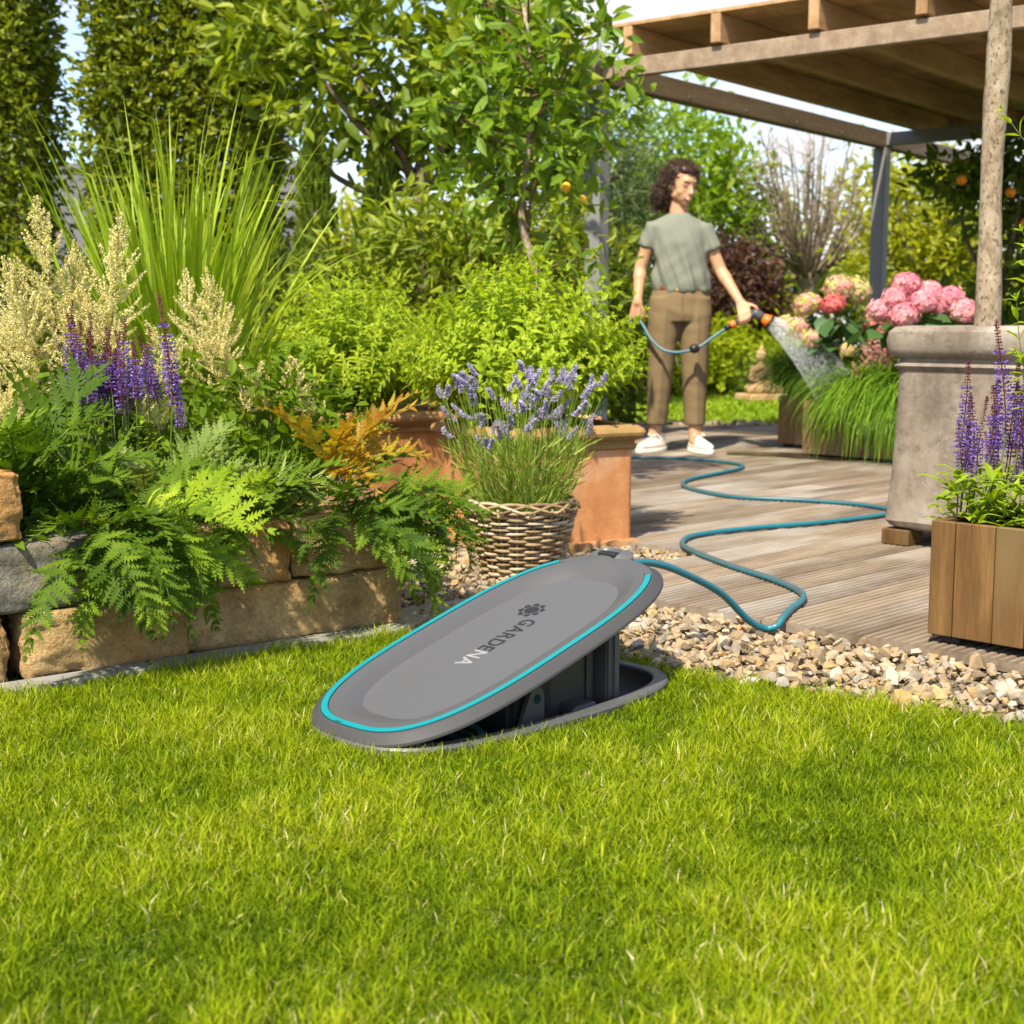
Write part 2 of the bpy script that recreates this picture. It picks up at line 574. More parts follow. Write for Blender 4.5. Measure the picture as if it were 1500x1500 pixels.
# gravel bed sheet, planting bed, edging
def sheet(name, pts, z, m):
    bm = bmesh.new()
    f = bm.faces.new([bm.verts.new((p[0], p[1], z)) for p in pts])
    bmesh.ops.triangulate(bm, faces=[f])
    V, F = bm_arr(bm)
    g = G(); g.add(V, F)
    return tag(g.build(name, m), kind='structure')
m_gbed = M('gravel_bed', [(.3, (.22, .17, .11)), (.7, (.40, .32, .22))], 40, rough=.95, spec=.1, bstr=1, bdist=.02)
GP = [(3.0, 1.16), (1.6, 2.22), (.966, 2.68), (.756, 2.82), (.508, 2.98), (.277, 3.165), (0, 3.34), (-.27, 3.50), (-.25, 3.62), (-.9, 4.5), (-1.4, 5.4), (-1.2, 6.8), (.2, 5.9), (.9, 4.9), tuple(deckp(.5, -.7)), tuple(deckp(.5, .2)), tuple(deckp(.5, 3.2))]
sheet('gravel_bed', GP, -.006, m_gbed)

# ------------------------------------------------------------------ gravel stones
def rock_mesh(rng, n=13):
    bm = bmesh.new()
    for p in nrm(rng.normal(size=(n, 3))) * (1 + .22 * rng.uniform(-1, 1, (n, 1))):
        bm.verts.new(p * np.array([1, .78, .55]))
    r = bmesh.ops.convex_hull(bm, input=bm.verts)
    bmesh.ops.delete(bm, geom=[v for v in bm.verts if not v.link_faces], context='VERTS')
    bmesh.ops.triangulate(bm, faces=bm.faces[:])
    return bm_arr(bm)
rngg = np.random.default_rng(3)
rocks = [rock_mesh(rngg, int(n)) for n in rngg.integers(13, 22, 14)]
def poly_in(P, poly):
    poly = np.array(poly); x, y = P[:, 0], P[:, 1]; c = np.zeros(len(P), bool)
    j = len(poly) - 1
    for i in range(len(poly)):
        xi, yi = poly[i]; xj, yj = poly[j]
        c ^= ((yi > y) != (yj > y)) & (x < (xj - xi) * (y - yi) / (yj - yi + 1e-12) + xi)
        j = i
    return c
def deck_start(t): return np.where(t > -.62, 0., np.where(t > -1.0, .72, np.where(t > -1.16, .86, np.where(t > -1.32, .95, 1.0))))
P = np.stack([rngg.uniform(-1.2, 2.3, 40000), rngg.uniform(1.6, 6.2, 40000)], 1)
st = (P - E0) @ BD; tt = (P - E0) @ ED
w = P - W0; ws, wt = w @ WD, w @ WM
ok = poly_in(P, GP) & (st < deck_start(tt) + .03) & ~((ws > -2) & (ws < 1.06) & (wt > -.04)) & (P[:, 1] > lawn_edge(P[:, 0]) - .03 + rngg.normal(0, .012, len(P)))
ok &= (P[:, 1] < 4.9) | (rngg.random(len(P)) < .4)
ok &= ~((np.abs(P[:, 0] - .026) < .1) & (np.abs(P[:, 1] - 4.265) < .1))
ok &= ~poly_in(P, [tuple(p[:2]) for p in rotz([(-.25, -.25, 0), (.25, -.25, 0), (.25, .25, 0), (-.25, .25, 0)], R(27), (.082, 4.927, 0))])
P = P[ok]
g = G()
near = len(P)
siz = np.clip(rngg.lognormal(math.log(.0128), .36, near), .006, .028)
lift = rngg.uniform(-.006, .016, near)
rr = rngg.random(near)
for k in range(14):
    V, F = rocks[k]; F = np.array(F)
    sel = np.arange(near) % 14 == k
    n = sel.sum()
    N = nrm(np.array([0, 0, 1.]) + .45 * rngg.normal(size=(n, 3)))
    X = nrm(np.cross(N, rdir(n, rngg)))
    g.add(*scatter(V, F, np.column_stack([P[sel], lift[sel]]), X, N, siz[sel], rr[sel]))
tag(g.build('gravel', m_gravel), kind='stuff')
# ------------------------------------------------------------------ lawn blades
def blades(n, x0, x1, y0, y1, h, w, accept, rng, name, m, dens=None, pale=.04):
    X = rng.uniform(x0, x1, n); Y = y0 + (y1 - y0) * rng.random(n)
    k = accept(X, Y, rng); X, Y = X[k], Y[k]; n = len(X)
    # tufts: height and hue drift over the lawn
    f = np.array([noise.noise((x * 3.1, y * 3.1, 1.7)) for x, y in zip(X, Y)]) if n < 600000 else np.zeros(n)
    f2 = np.array([noise.noise((x * 14, y * 14, 5.1)) for x, y in zip(X, Y)])
    H = h * (1 + .45 * f + .4 * f2) * rng.uniform(.5, 1.25, n)
    az = rng.uniform(0, 2 * np.pi, n) + 1.2 * f2
    lean = np.abs(rng.normal(0, .36, n)) + .15
    flat = rng.random(n) < .10
    lean[flat] += rng.uniform(.5, 1.0, flat.sum())
    cur = rng.uniform(.15, 1.1, n)
    D = np.stack([np.cos(az), np.sin(az)], 1); S = np.stack([-np.sin(az), np.cos(az)], 1)
    tw = rng.normal(0, .8, n); S = S * np.cos(tw)[:, None] + D * np.sin(tw)[:, None]
    Wd = w * rng.uniform(.6, 1.35, n) * np.where(rng.random(n) < .08, 1.9, 1)
    pos = np.stack([X, Y, np.full(n, -.012)], 1)
    V = np.zeros((n, 5, 3)); p = pos.copy(); a = lean.copy()
    for i, (frac, wf) in enumerate(((0, .85), (.55, .95), (1, 0))):
        if i:
            seg = (H * (frac - last))[:, None]
            p = p + seg * np.concatenate([D * np.sin(a)[:, None], np.cos(a)[:, None]], 1)
            a = np.minimum(a + cur * .75, 1.75)
        last = frac
        off = np.concatenate([S * (Wd * wf / 2)[:, None], np.zeros((n, 1))], 1)
        if i < 2: V[:, 2 * i] = p - off; V[:, 2 * i + 1] = p + off
        else: V[:, 4] = p
    b = (np.arange(n) * 5)[:, None]
    r = np.clip(.42 + .30 * f + .26 * f2 + .17 * rng.normal(size=n), 0, .84)
    dry = (rng.random(n) < pale * (1 + 1.5 * np.clip(f, -.6, 1))) | (flat & (rng.random(n) < .35))
    r[dry] = rng.uniform(.88, 1, dry.sum())
    r = r + rng.uniform(-.04, .04, n)
    q = b + np.array([0, 1, 3, 2])
    t3 = b + np.array([2, 3, 4])
    g = G()
    g.V.append(V.reshape(-1, 3).astype(np.float32)); g.A.append(np.repeat(r, 5).astype(np.float32)); g.n = n * 5
    for f_ in (q, t3): g.F.append(f_.astype(np.int64)); g.MI.append(np.zeros(len(f_), np.int32))
    return tag(g.build(name, m), kind='stuff')
def acc_near(X, Y, rng):
    k = (np.abs(X) < .16 + Y * .42) & (Y < lawn_edge(X) + rng.normal(0, .022, len(X)))
    k &= ~in_device(X, Y, -.005)
    return k
blades(570000, -1.75, 1.75, 1.2, 3.62, .037, .0018, acc_near, np.random.default_rng(11), 'grass', m_grass)
def acc_side(X, Y, rng): return (np.abs(X) >= .16 + Y * .42) & (Y < lawn_edge(X) + rng.normal(0, .022, len(X)))
blades(80000, -3.0, 3.0, .2, 3.5, .040, .0045, acc_side, np.random.default_rng(14), 'outer_lawn_grass', m_grass)
def acc_far(X, Y, rng): return (np.abs(X) < .9 + Y * .4) & (X > -.5)
blades(32000, -1., 6.5, 10.62, 14.6, .05, .014, acc_far, np.random.default_rng(12), 'far_lawn_grass', m_farlawn)
def acc_left(X, Y, rng): return (X < -1.4 - .3 * (Y - 6))
blades(14000, -5.5, -1.2, 5.2, 10.5, .06, .010, acc_left, np.random.default_rng(13), 'side_lawn_grass', m_farlawn)

# ------------------------------------------------------------------ deck
deck = thing('deck', None, None, (E0[0], E0[1], 0), R(45), kind='structure')
def board_mesh(y_local, s0, s1a, s1b, wd=.139, pitch=.02317, top=.030, dep=.0075, th=.026):
    prof = []
    k = int(round(wd / pitch))
    for i in range(k):
        a = i * pitch
        prof += [(a + .0012, top - dep), (a + .0045, top), (a + pitch - .0062, top), (a + pitch - .0025, top - dep)]
    prof += [(wd, top - dep), (wd, top - th), (0, top - th), (0, top - dep)]
    n = len(prof)
    V = [(s0, y, z) for y, z in prof] + [(s1a + (s1b - s1a) * y / wd, y, z) for y, z in prof]
    F = [(i, (i + 1) % n, n + (i + 1) % n, n + i) for i in range(n)]
    F.append(tuple(range(n))[::-1])
    g = G(); g.add(V, F, 0)
    return g
rb = random.Random(5)
t = 2.2
nb = 0
while t > -5.0:
    # the local y axis is -t; the far end of the deck runs square to the view at y = 10.3
    s0 = float(deck_start(np.array(t)))
    s1a, s1b = 9.45 + t, 9.45 + t - .139
    if nb % 3 == 1: cut = s0 + rb.uniform(1.6, 3.6)
    else: cut = None
    for a, b0, b1 in ([(s0, cut - .002, cut - .002), (cut + .002, s1a, s1b)] if cut and cut < s1b - .4 else [(s0, s1a, s1b)]):
        g = board_mesh(0, a + (rb.uniform(-.004, .004) if a == s0 else 0), b0, b1)
        b = g.build('deck_board', m_deck, deck)
        b.location = (0, -t, rb.uniform(-.0008, .0008))
    t -= .1445
    nb += 1
# stone strip where the deck meets the far lawn
g = G(); rs = np.random.default_rng(8)
n = 900
P = np.stack([rs.uniform(-2, 5.5, n), rs.uniform(10.32, 10.62, n), rs.uniform(-.01, .03, n)], 1)
for k in range(6):
    V, F = rocks[k]; sel = np.arange(n) % 6 == k
    N = nrm(np.array([0, 0, 1.]) + .4 * rs.normal(size=(sel.sum(), 3)))
    g.add(*scatter(V, np.array(F), P[sel], nrm(np.cross(N, rdir(sel.sum(), rs))), N, rs.uniform(.02, .045, sel.sum()), rs.random(sel.sum())))
tag(g.build('gravel_edge', m_gravel), kind='stuff')

# wet patch under the spray
m_wet, nt, out = nt_new('wet_film')
bsdf(nt, out, (.05, .038, .028), .16, .5)
def puddle(c, rx, ry, seed, ang=0., z=.0345):
    pts = []
    for i in range(48):
        a = 2 * math.pi * i / 48
        r = 1 + .28 * noise.noise((math.cos(a) * 1.3 + seed, math.sin(a) * 1.3, seed))
        pts.append((rx * r * math.cos(a), ry * r * math.sin(a), 0))
    V = rotz(pts, ang, (c[0], c[1], z))
    g = G(); g.add(V, [tuple(range(48))]); return tag(g.build('puddle', m_wet), kind='structure')
puddle((1.42, 7.98), .23, .12, 3.3, R(-12)); puddle((1.62, 7.78), .22, .075, 9.1, R(-45), .0352)

# ------------------------------------------------------------------ retaining wall
wall = thing('stone_wall', 'low dry stone retaining wall of rough sandstone blocks below the ferns', 'wall', (W0[0], W0[1], 0), math.atan2(WD[1], WD[0]))
def rough_block(lx, ly, lz, seed, amp=.007, n=(22, 8, 8)):
    """box of grid faces, rounded and chipped: origin at its front lower left corner (local x along, y inwards)"""
    bm = bmesh.new()
    bmesh.ops.create_cube(bm, size=1)
    bmesh.ops.bevel(bm, geom=bm.edges[:], offset=.03, segments=1, affect='EDGES')
    bmesh.ops.subdivide_edges(bm, edges=bm.edges[:], cuts=20, use_grid_fill=True)
    for v in bm.verts:
        c = v.co
        p = Vector((c.x * lx, c.y * ly, c.z * lz))
        e = sorted([abs(abs(c.x) - .5) * lx, abs(abs(c.y) - .5) * ly, abs(abs(c.z) - .5) * lz])
        edge = max(0, 1 - e[1] / .022)
        q = p * 9 + Vector((seed * 3.7, seed, seed * 1.3))
        d = noise.fractal(q * 1.6, .62, 2.2, 7) * amp * 1.15 + noise.noise(p * 4 + Vector((seed, 0, seed))) * amp * .9
        nn = Vector((c.x * 2, c.y * 2, c.z * 2))
        m = max(abs(nn.x), abs(nn.y), abs(nn.z))
        nn = Vector((nn.x if abs(nn.x) > .92 * m else 0, nn.y if abs(nn.y) > .92 * m else 0, nn.z if abs(nn.z) > .92 * m else 0)).normalized()
        k = .45 if abs(nn.z) > .6 else 1.
        p += nn * (d * k) - nn * edge * (.004 + .008 * noise.noise(p * 25 + Vector((seed, seed, 0))))
        v.co = p + Vector((lx / 2, ly / 2, lz / 2))
    return bm_arr(bm)
blocks = [  # x0, length, z0, height, material, y offset
    (-1.05, .52, .0, .148, m_stone, 0), (-.52, .512, .0, .147, m_stone_warm, .006), (.028, .385, .0, .148, m_stone, 0), (.418, .582, .0, .147, m_stone, .008),
    (-1.2, .60, .153, .15, m_stone, .01), (-.595, .86, .152, .149, m_stone_grey, .002), (.27, .41, .151, .15, m_stone, .006), (.685, .285, .152, .147, m_stone, .012),
    (-.44, .475, .306, .15, m_stone_warm, -.004)]
for i, (x0, L, z0, H, mt, yo) in enumerate(blocks):
    V, F = rough_block(L, .19, H, i * 7.3 + 2.1, .009 if mt is not m_stone_grey else .006)
    g = G(); g.add(V, F)
    b = g.build('stone_block', mt, wall, smooth=True); b.location = (x0, yo, z0)
for i, (y0, L, z0) in enumerate([(.21, .40, 0), (.62, .45, 0), (1.08, .42, 0), (.20, .5, .152), (.71, .48, .151), (1.20, .35, .152)]):
    V, F = rough_block(L, .18, .148, 60 + i * 5.1, .008)
    V = rotz(V, R(90)); g = G(); g.add(V, F)
    b = g.build('stone_block', m_stone, wall, smooth=True); b.location = (.985, y0, z0)
# edging slabs along the wall's foot, paving stone by the corner
edg = thing('edging_strip', 'narrow grey stone edging strip between the lawn and the wall foot', 'edging', (W0[0], W0[1], 0), math.atan2(WD[1], WD[0]))
for i in range(5):
    V, F = bbox(.495, .07, .03, .004, (0, 0, 0)); g = G(); g.add(V, F)
    b = g.build('edging_slab', m_strip, edg); b.location = (-.95 + i * .5, -.035, -.006 + .001 * (i % 2))
ps = thing('paving_stone', 'flat sandstone paving slab on the gravel beside the wall corner', 'paving stone', (-.16, 3.70, .0), R(38))
V, F = rough_block(.34, .22, .035, 91.3, .003); g = G(); g.add(V - np.array([.17, .11, .0175]) if isinstance(V, np.ndarray) else np.array(V) - np.array([.17, .11, .0175]), F)
g.build('slab', m_slab, ps, smooth=True)

# planting bed: soil between the walls
bp = [bedp(-2.2, .10), bedp(.96, .10), bedp(.96, 1.55), bedp(.5, 2.2), bedp(-2.2, 2.2)]
k = len(bp)
V = np.array([(p[0], p[1], z) for z in (-.01, .262) for p in bp])
g = G(); g.add(V, [tuple(range(k, 2 * k))] + [(i, (i + 1) % k, k + (i + 1) % k, k + i) for i in range(k)])
tag(g.build('planting_bed', m_soil), kind='structure')
# ------------------------------------------------------------------ hose box sunk in the lawn
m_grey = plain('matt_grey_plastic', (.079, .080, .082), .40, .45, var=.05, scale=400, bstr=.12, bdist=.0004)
m_border_shade = plain('lid_border_shade', (.066, .066, .067), .42, .45, var=.05, scale=400, bstr=.12, bdist=.0004)  # the lid's grey, darkened: shade on the sloping border put into the colour
m_flange_shade = plain('lid_edge_shade', (.048, .048, .049), .6, .25, var=.05, scale=400, bstr=.12, bdist=.0004)  # the lid's grey, darker still: shade of the outer edge painted in
m_grey2 = plain('dark_grey_plastic', (.066, .062, .060), .42, .45, var=.06, scale=300, bstr=.1, bdist=.0004)
m_inner = plain('anthracite_plastic', (.032, .030, .031), .38, .5, var=.1, scale=120)
m_teal = plain('turquoise_strip', (.002, .19, .21), .4, .4, var=.03)
m_seam = plain('seam_shadow_gap', (.01, .03, .035), .8, .1)
m_print = plain('dark_print', (.016, .016, .017), .5, .35)
m_print_glint = plain('print_reflection', (.22, .22, .22), .4, .3)  # pale tone paints a reflection on the last letters of the chrome print
box = thing('hose_box', 'grey oval hose box in the lawn with its turquoise edged lid raised', 'hose box', (DC[0], DC[1], 0), DPHI)
def add_rings(g, rings, close=False, r=0):
    V, F = loft(rings, False, False); g.add(V, F, r)
    return g
g = G()
add_rings(g, [sup_ring(DA - .001, DB - .001, DP, -.03), sup_ring(DA, DB, DP, .008), sup_ring(DA - .003, DB - .003, DP, .0125), sup_ring(DA - .028, DB - .028, DP, .0135), sup_ring(DA - .031, DB - .031, DP, .011), sup_ring(DA - .033, DB - .033, DP, -.02)])
g.build('base_rim', m_grey, box, 'auto')
g = G()
add_rings(g, [sup_ring(DA - .0335, DB - .0335, DP, .006), sup_ring(DA - .04, DB - .04, DP, -.05), sup_ring(DA - .055, DB - .055, DP, -.055), sup_ring(DA - .075, DB - .07, DP, -.11), sup_ring(DA - .085, DB - .08, DP, -.30)])
V, F = loft([sup_ring(DA - .085, DB - .08, DP, -.30), sup_ring(.01, .01, 2, -.30)], False, True); g.add(V, F)
tub = g.build('tub', m_inner, box, True)
g = G()
for a in np.linspace(-1.2, 1.2, 7):   # moulded ribs at the open end of the tub
    V, F = bbox(.022, .008, .075, .003, (0, 0, -.085)); g.add(rotz(V, a * .9, (DA - .085 - .05 * abs(a) ** 2.2, .115 * a, 0)), F)
g.build('rib', m_inner, tub)
# lid in its own frame: pivot at the left end
lid_e = bpy.data.objects.new('lid', None)
zs = [(0, 0, -.018), (-.0, -.0, -.0125), (-.0012, -.0012, -.0112), (-.013, -.0165, -.0005), (-.0155, -.0195, .0014), (-.018, -.0225, .0022), (-.048, -.056, .0022), (-.055, -.058, .0012), (-.080, -.070, -.0085), (-.098, -.080, -.0165), (-.101, -.0825, -.0170), (-.107, -.088, -.0170), (-.2, -.15, -.0160), (-.30, -.18, -.0155)]
DBL = .216
g = G()
rings = []
for da, db, z in zs:
    rg_ = sup_ring(DA + da, DBL + db, DP if da > -.1 else 2.9, z, 128)
    if da > -.06:   # the lip bulges round the hose outlet
        u = rg_[:, 0]; v = rg_[:, 1]
        k = np.exp(-((v - .026) / .045) ** 2) * np.clip((u - .25) / .1, 0, 1)
        rg_[:, 0] += k * .036 * (1 + da / .06)
        rg_[:, 2] += k * .010 * np.clip(-da / .02, 0, 1)
    rings.append(rg_)
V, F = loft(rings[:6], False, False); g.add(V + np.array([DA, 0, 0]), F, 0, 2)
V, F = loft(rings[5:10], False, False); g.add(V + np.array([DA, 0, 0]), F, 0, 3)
V, F = loft(rings[9:], False, True); g.add(V + np.array([DA, 0, 0]), F)
V, F = loft([r + np.array([DA, 0, 0]) for r in (rings[0], sup_ring(DA - .012, DBL - .012, DP, -.018, 128), sup_ring(DA - .03, DBL - .03, DP, -.026, 128), sup_ring(.05, .03, 2, -.026, 128))], False, True); g.add(V, [f[::-1] for f in F], 0, 1)
lid = g.build('lid', [m_grey, m_inner, m_flange_shade, m_border_shade], box, True)
lid.location = (-DA, 0, .0245); lid.rotation_euler = (0, -DTILT, 0)
def strip_part(name, m, half, z, u_end, seam=True):
    a, b, p = DA - .0195, DBL - .0240, 3.0
    t = np.linspace(0, 2 * np.pi, 720, endpoint=False)
    C, S = np.cos(t), np.sin(t)
    u = np.sign(C) * abs(C) ** (2 / p) * a; v = np.sign(S) * abs(S) ** (2 / p) * b
    u2 = np.sign(C) * abs(C) ** (2 / p) * (a - half * 2); v2 = np.sign(S) * abs(S) ** (2 / p) * (b - half * 2)
    keep = ~((u > u_end) & (v > -.150) & (v < .165)) 
    i0 = int(np.argmax(~keep & np.roll(keep, 1)))
    order = [(i0 + i) % 720 for i in range(720) if keep[(i0 + i) % 720]]
    V, F = [], []
    for i in order:
        for x, y, zz in ((u[i], v[i], z - .004), (u[i], v[i], z), (u2[i], v2[i], z), (u2[i], v2[i], z - .004)):
            V.append((x + DA, y, zz))
    n = len(order)
    for i in range(n - 1):
        for j in range(3):
            F.append((i * 4 + j, i * 4 + j + 1, i * 4 + j + 5, i * 4 + j + 4))
    g = G(); g.add(V, F)
    return g.build(name, m, lid, False)
s1 = strip_part('trim_strip', m_teal, .0058, .0042, .352)
g = G(); V, F = bbox(.003, .018, .0012, 0, (DA - .3945, .030, .0038)); g.add(V, F); g.build('seam', m_seam, s1)
def strip_gap(da, db, w):
    r = []
    for k in range(2):
        rr_ = sup_ring(DA - .0195 + da - k * w, DBL - .0240 + db - k * w, 3.0, .0027, 720) + np.array([DA, 0, 0])
        r.append(rr_)
    u = r[0][:, 0] - DA; v = r[0][:, 1]
    keep = ~((u > .352) & (v > -.150) & (v < .165))
    g = G(); F = [(i, (i + 1) % 720, 720 + (i + 1) % 720, 720 + i) for i in range(720) if keep[i] and keep[(i + 1) % 720]]
    g.add(np.concatenate(r), F); g.build('trim_gap', m_seam, lid)
strip_gap(.0016, .0016, .0024); strip_gap(-.0110, -.0110, .0022)
# outlet boss and the black grip
g = G()
c = np.array([DA + .408, .026, 0])
pr = [(.058, .0035), (.050, .0055), (.040, .011), (.033, .0135), (.030, .0125), (.028, .006)]
V, F = loft([np.array([(c[0] + r * .62 * math.cos(a) , c[1] + r * math.sin(a), z) for a in np.linspace(0, 2 * np.pi, 40, endpoint=False)]) for r, z in pr], False, True); g.add(V, F)
boss = g.build('outlet_boss', m_grey, lid, True)
g = G(); V, F = bbox(.020, .050, .012, .004, (c[0] - .012, c[1] - .004, .011), 2); g.add(V, F); g.build('grip', m_dark, lid)
# lettering and the rosette
def text_mesh(txt, size):
    cu = bpy.data.curves.new('lettering', 'FONT'); cu.body = txt; cu.size = size; cu.extrude = .0002; cu.offset = size * .022
    ob = bpy.data.objects.new('lettering', cu); COL.objects.link(ob)
    dg = bpy.context.evaluated_depsgraph_get()
    me = bpy.data.meshes.new_from_object(ob.evaluated_get(dg))
    bpy.data.objects.remove(ob); bpy.data.curves.remove(cu)
    return me
x0, y0, LS = DA + .112, .018, .050
adv = 0.
for ch, m in [('G', m_print), ('A', m_print), ('R', m_print), ('D', m_print), ('E', m_print), ('N', m_print_glint), ('A', m_print_glint)]:
    me = text_mesh(ch, LS); me.materials.clear(); me.materials.append(m)
    xs = [v.co.x for v in me.vertices]
    o = inst(me, 'letter', lid, (x0 - adv + min(xs) * .86, y0 + .002, -.0154), (0, 0, math.pi), (.86, 1.0, 1))
    adv += (max(xs) - min(xs)) * .86 + .0034
g = G()
n = 8
V = [(0, 0, 0)] + [(.0105 * math.cos(a), .0105 * math.sin(a), 0) for a in np.linspace(0, 2 * np.pi, 32, endpoint=False)]
g.add(V, [(0, i + 1, (i + 1) % 32 + 1) for i in range(32)])
for k in range(n):
    a0 = 2 * math.pi * k / n
    V = []
    for j in range(9):
        f = j / 8
        a = a0 + f * .63; ri = .0125 + .0006 * f; ro = ri + .0068 * math.sin(math.pi * min(1, f * .86 + .10)) ** .6
        V += [(ri * math.cos(a), ri * math.sin(a), 0), (ro * math.cos(a), ro * math.sin(a), 0)]
    g.add(V, [(2 * j, 2 * j + 2, 2 * j + 3, 2 * j + 1) for j in range(8)])
o = g.build('rosette', m_print, lid); o.location = (DA + .150, .038, -.0153); o.scale = (1.6, 1.6, 1)
# column and housing that carry the lid
def lidz(u): return .0165 + (u + DA) * math.tan(DTILT) - .026
def post_box(name, u0, u1, v0, v1, z0, m, b=.004, parent=box):
    V, F = bbox(u1 - u0, v1 - v0, 1, 0, ((u0 + u1) / 2, (v0 + v1) / 2, 0))
    bm = bmesh.new(); bmesh.ops.create_cube(bm, size=1)
    for v in bm.verts:
        x = u0 if v.co.x < 0 else u1; y = v0 if v.co.y < 0 else v1
        v.co = Vector((x, y, z0 if v.co.z < 0 else lidz(x)))
    bmesh.ops.bevel(bm, geom=bm.edges[:], offset=b, segments=2, affect='EDGES')
    V, F = bm_arr(bm); g = G(); g.add(V, F)
    return g.build(name, m, parent)
post_box('lift_column', .158, .176, -.150, -.04, -.28, m_grey2); post_box('lift_column', .178, .200, -.150, -.04, -.28, m_grey)
hs = post_box('reel_housing', -.10, .155, -.125, .11, -.28, m_inner, .012)
for u in (.125,):
    V, F = bbox(.014, .01, .20, .004, (u, -.128, .06)); g = G(); g.add(V, F); g.build('rib', m_inner, hs)
g = G()
pts = [(-.105, -.02), (-.030, -.02), (-.030, .048), (-.036, .062), (-.048, .070), (-.060, .068), (-.068, .060), (-.095, .0)]
V = [(x, y, z) for y in (-.150, -.140) for x, z in pts]; k = len(pts)
g.add(V, [tuple(range(k)), tuple(range(k, 2 * k))[::-1]] + [(i, k + i, k + (i + 1) % k, (i + 1) % k) for i in range(k)])
hb = g.build('hinge_bracket', m_grey2, box)
V, F = tube([(-.050, -.1515, .044), (-.050, -.1480, .044)], [.009, .009], 20); g = G(); g.add(V, F); g.build('hole_disc', m_seam, hb)  # dark disc stands in for the shaded hole in the bracket
V, F = bbox(.10, .05, .10, .014, (-.02, -.10, .04), 3); g = G(); g.add(V, F); g.build('motor_cover', m_inner, box, True)
V, F = bbox(.07, .06, .03, .012, (.075, -.14, .0), 3); g = G(); g.add(V, F); g.build('guide_block', m_inner, box, True)
g = G()
for k in range(3):
    V, F = tube([(-.22 + (.10 + .0) * math.cos(a), .0 + .135 * math.sin(a), -.016 - .016 * k) for a in np.linspace(0, 2 * np.pi, 40, endpoint=False)], .0075, 8, closed=True); g.add(V, F)
g.build('hose_coil', m_teal, box, True)

# ------------------------------------------------------------------ the hose
def hose_mat():
    m, nt, out = nt_new('striped_hose')
    a = attr(nt, 'ang')
    c = ramp(nt, a, [(0, (.006, .15, .20)), (.22, (.006, .15, .20)), (.25, (.095, .10, .10)), (.40, (.095, .10, .10)), (.43, (.006, .15, .20)), (.68, (.006, .15, .20)), (.71, (.08, .085, .085)), (.84, (.08, .085, .085)), (.87, (.006, .15, .20)), (1, (.006, .15, .20))])
    nt.nodes[-1].color_ramp.interpolation = 'LINEAR'
    bsdf(nt, out, c, .38, .45)
    return m
m_hose = hose_mat()
def hose_geo(P, r=.0088, k=16, twist=0.):
    V, F = tube(P, r, k)
    me = None
    g = G(); g.add(V, F, 0)
    o_a = np.tile(np.arange(k) / k, len(P))
    return g, o_a
H = .041
pts = [(.205, 3.075, .215), (.262, 3.135, .236), (.32, 3.19, .228), (.387, 3.25, .198), (.496, 3.36, .128), (.575, 3.43, .048), (.622, 3.462, .020), (.652, 3.462, .026), (.672, 3.49, H), (.71, 3.59, H), (.763, 3.708, H), (.783, 3.80, H), (.775, 3.90, H), (.74, 4.03, H), (.643, 4.298, H), (.572, 4.56, H), (.565, 4.703, H), (.633, 4.872, H), (.848, 5.035, H), (1.12, 5.174, H), (1.395, 5.377, H), (1.475, 5.52, H), (1.396, 5.703, H), (1.204, 5.835, H), (.942, 5.95, H), (.802, 6.194, H), (.767, 6.404, H), (.832, 6.628, H), (1.028, 6.931, H), (1.142, 7.126, H), (1.17, 7.31, H), (1.078, 7.50, H), (.879, 7.66, H), (.678, 7.70, H), (.53, 7.80, H), (.44, 7.92, H + .01), (.47, 8.0, .16), (.545, 8.02, .45), (.60, 8.06, .66), (.645, 8.10, .755), (.685, 8.118, .788), (.722, 8.09, .762), (.775, 8.02, .668), (.835, 7.97, .612), (.915, 7.95, .598), (1.02, 7.95, .622), (1.12, 7.96, .69), (1.185, 7.97, .732)]
HP = spline(pts, 620)
g, ang = hose_geo(HP)
hose = g.build('garden_hose', m_hose, None, True)
at = hose.data.attributes.new('ang', 'FLOAT', 'POINT'); at.data.foreach_set('value', ang.astype(np.float32))
tag(hose, 'turquoise and grey striped garden hose winding from the box over the deck to the woman', 'hose')
g = G(); V, F = ellipsoid((1.005, 7.95, .618), (.030, .026, .026)); g.add(V, F)
tag(g.build('hose_stopper', m_dark, None, True), 'small round black stopper clipped on the hose in front of her trousers', 'hose clip')

# ------------------------------------------------------------------ spray gun
m_orange = plain('orange_plastic', (.85, .16, .012), .35, .5, var=.03)
m_gun = plain('gun_grey', (.07, .07, .075), .4, .45)
gun = thing('spray_gun', 'grey and orange hand spray gun in the woman\'s outstretched hand', 'spray gun', (1.29, 7.965, .785))
gx = lambda p: np.array([p[0] - 1.29, p[1] - 7.965, p[2] - .785])
def gtube(name, P, rad, m, k=14):
    V, F = tube([gx(p) for p in P], rad, k); g = G(); g.add(V, F); return g.build(name, m, gun, True)
gtube('hose_connector', [(1.172, 7.97, .725), (1.19, 7.97, .735), (1.205, 7.97, .744)], [.014, .017, .017], m_dark)
gtube('coupling', [(1.203, 7.97, .743), (1.212, 7.97, .749), (1.222, 7.97, .754), (1.232, 7.97, .759)], [.018, .0205, .0205, .018], m_orange)
gtube('handle', [(1.230, 7.97, .758), (1.25, 7.968, .770), (1.285, 7.966, .786), (1.315, 7.965, .802), (1.332, 7.965, .812)], [.018, .020, .021, .022, .023], m_gun)
gtube('barrel', [(1.326, 7.965, .822), (1.338, 7.965, .814), (1.36, 7.963, .800), (1.385, 7.96, .785)], [.022, .027, .027, .024], m_gun)
gtube('nozzle_cone', [(1.380, 7.96, .789), (1.398, 7.958, .777), (1.414, 7.957, .767)], [.024, .031, .040], m_orange)
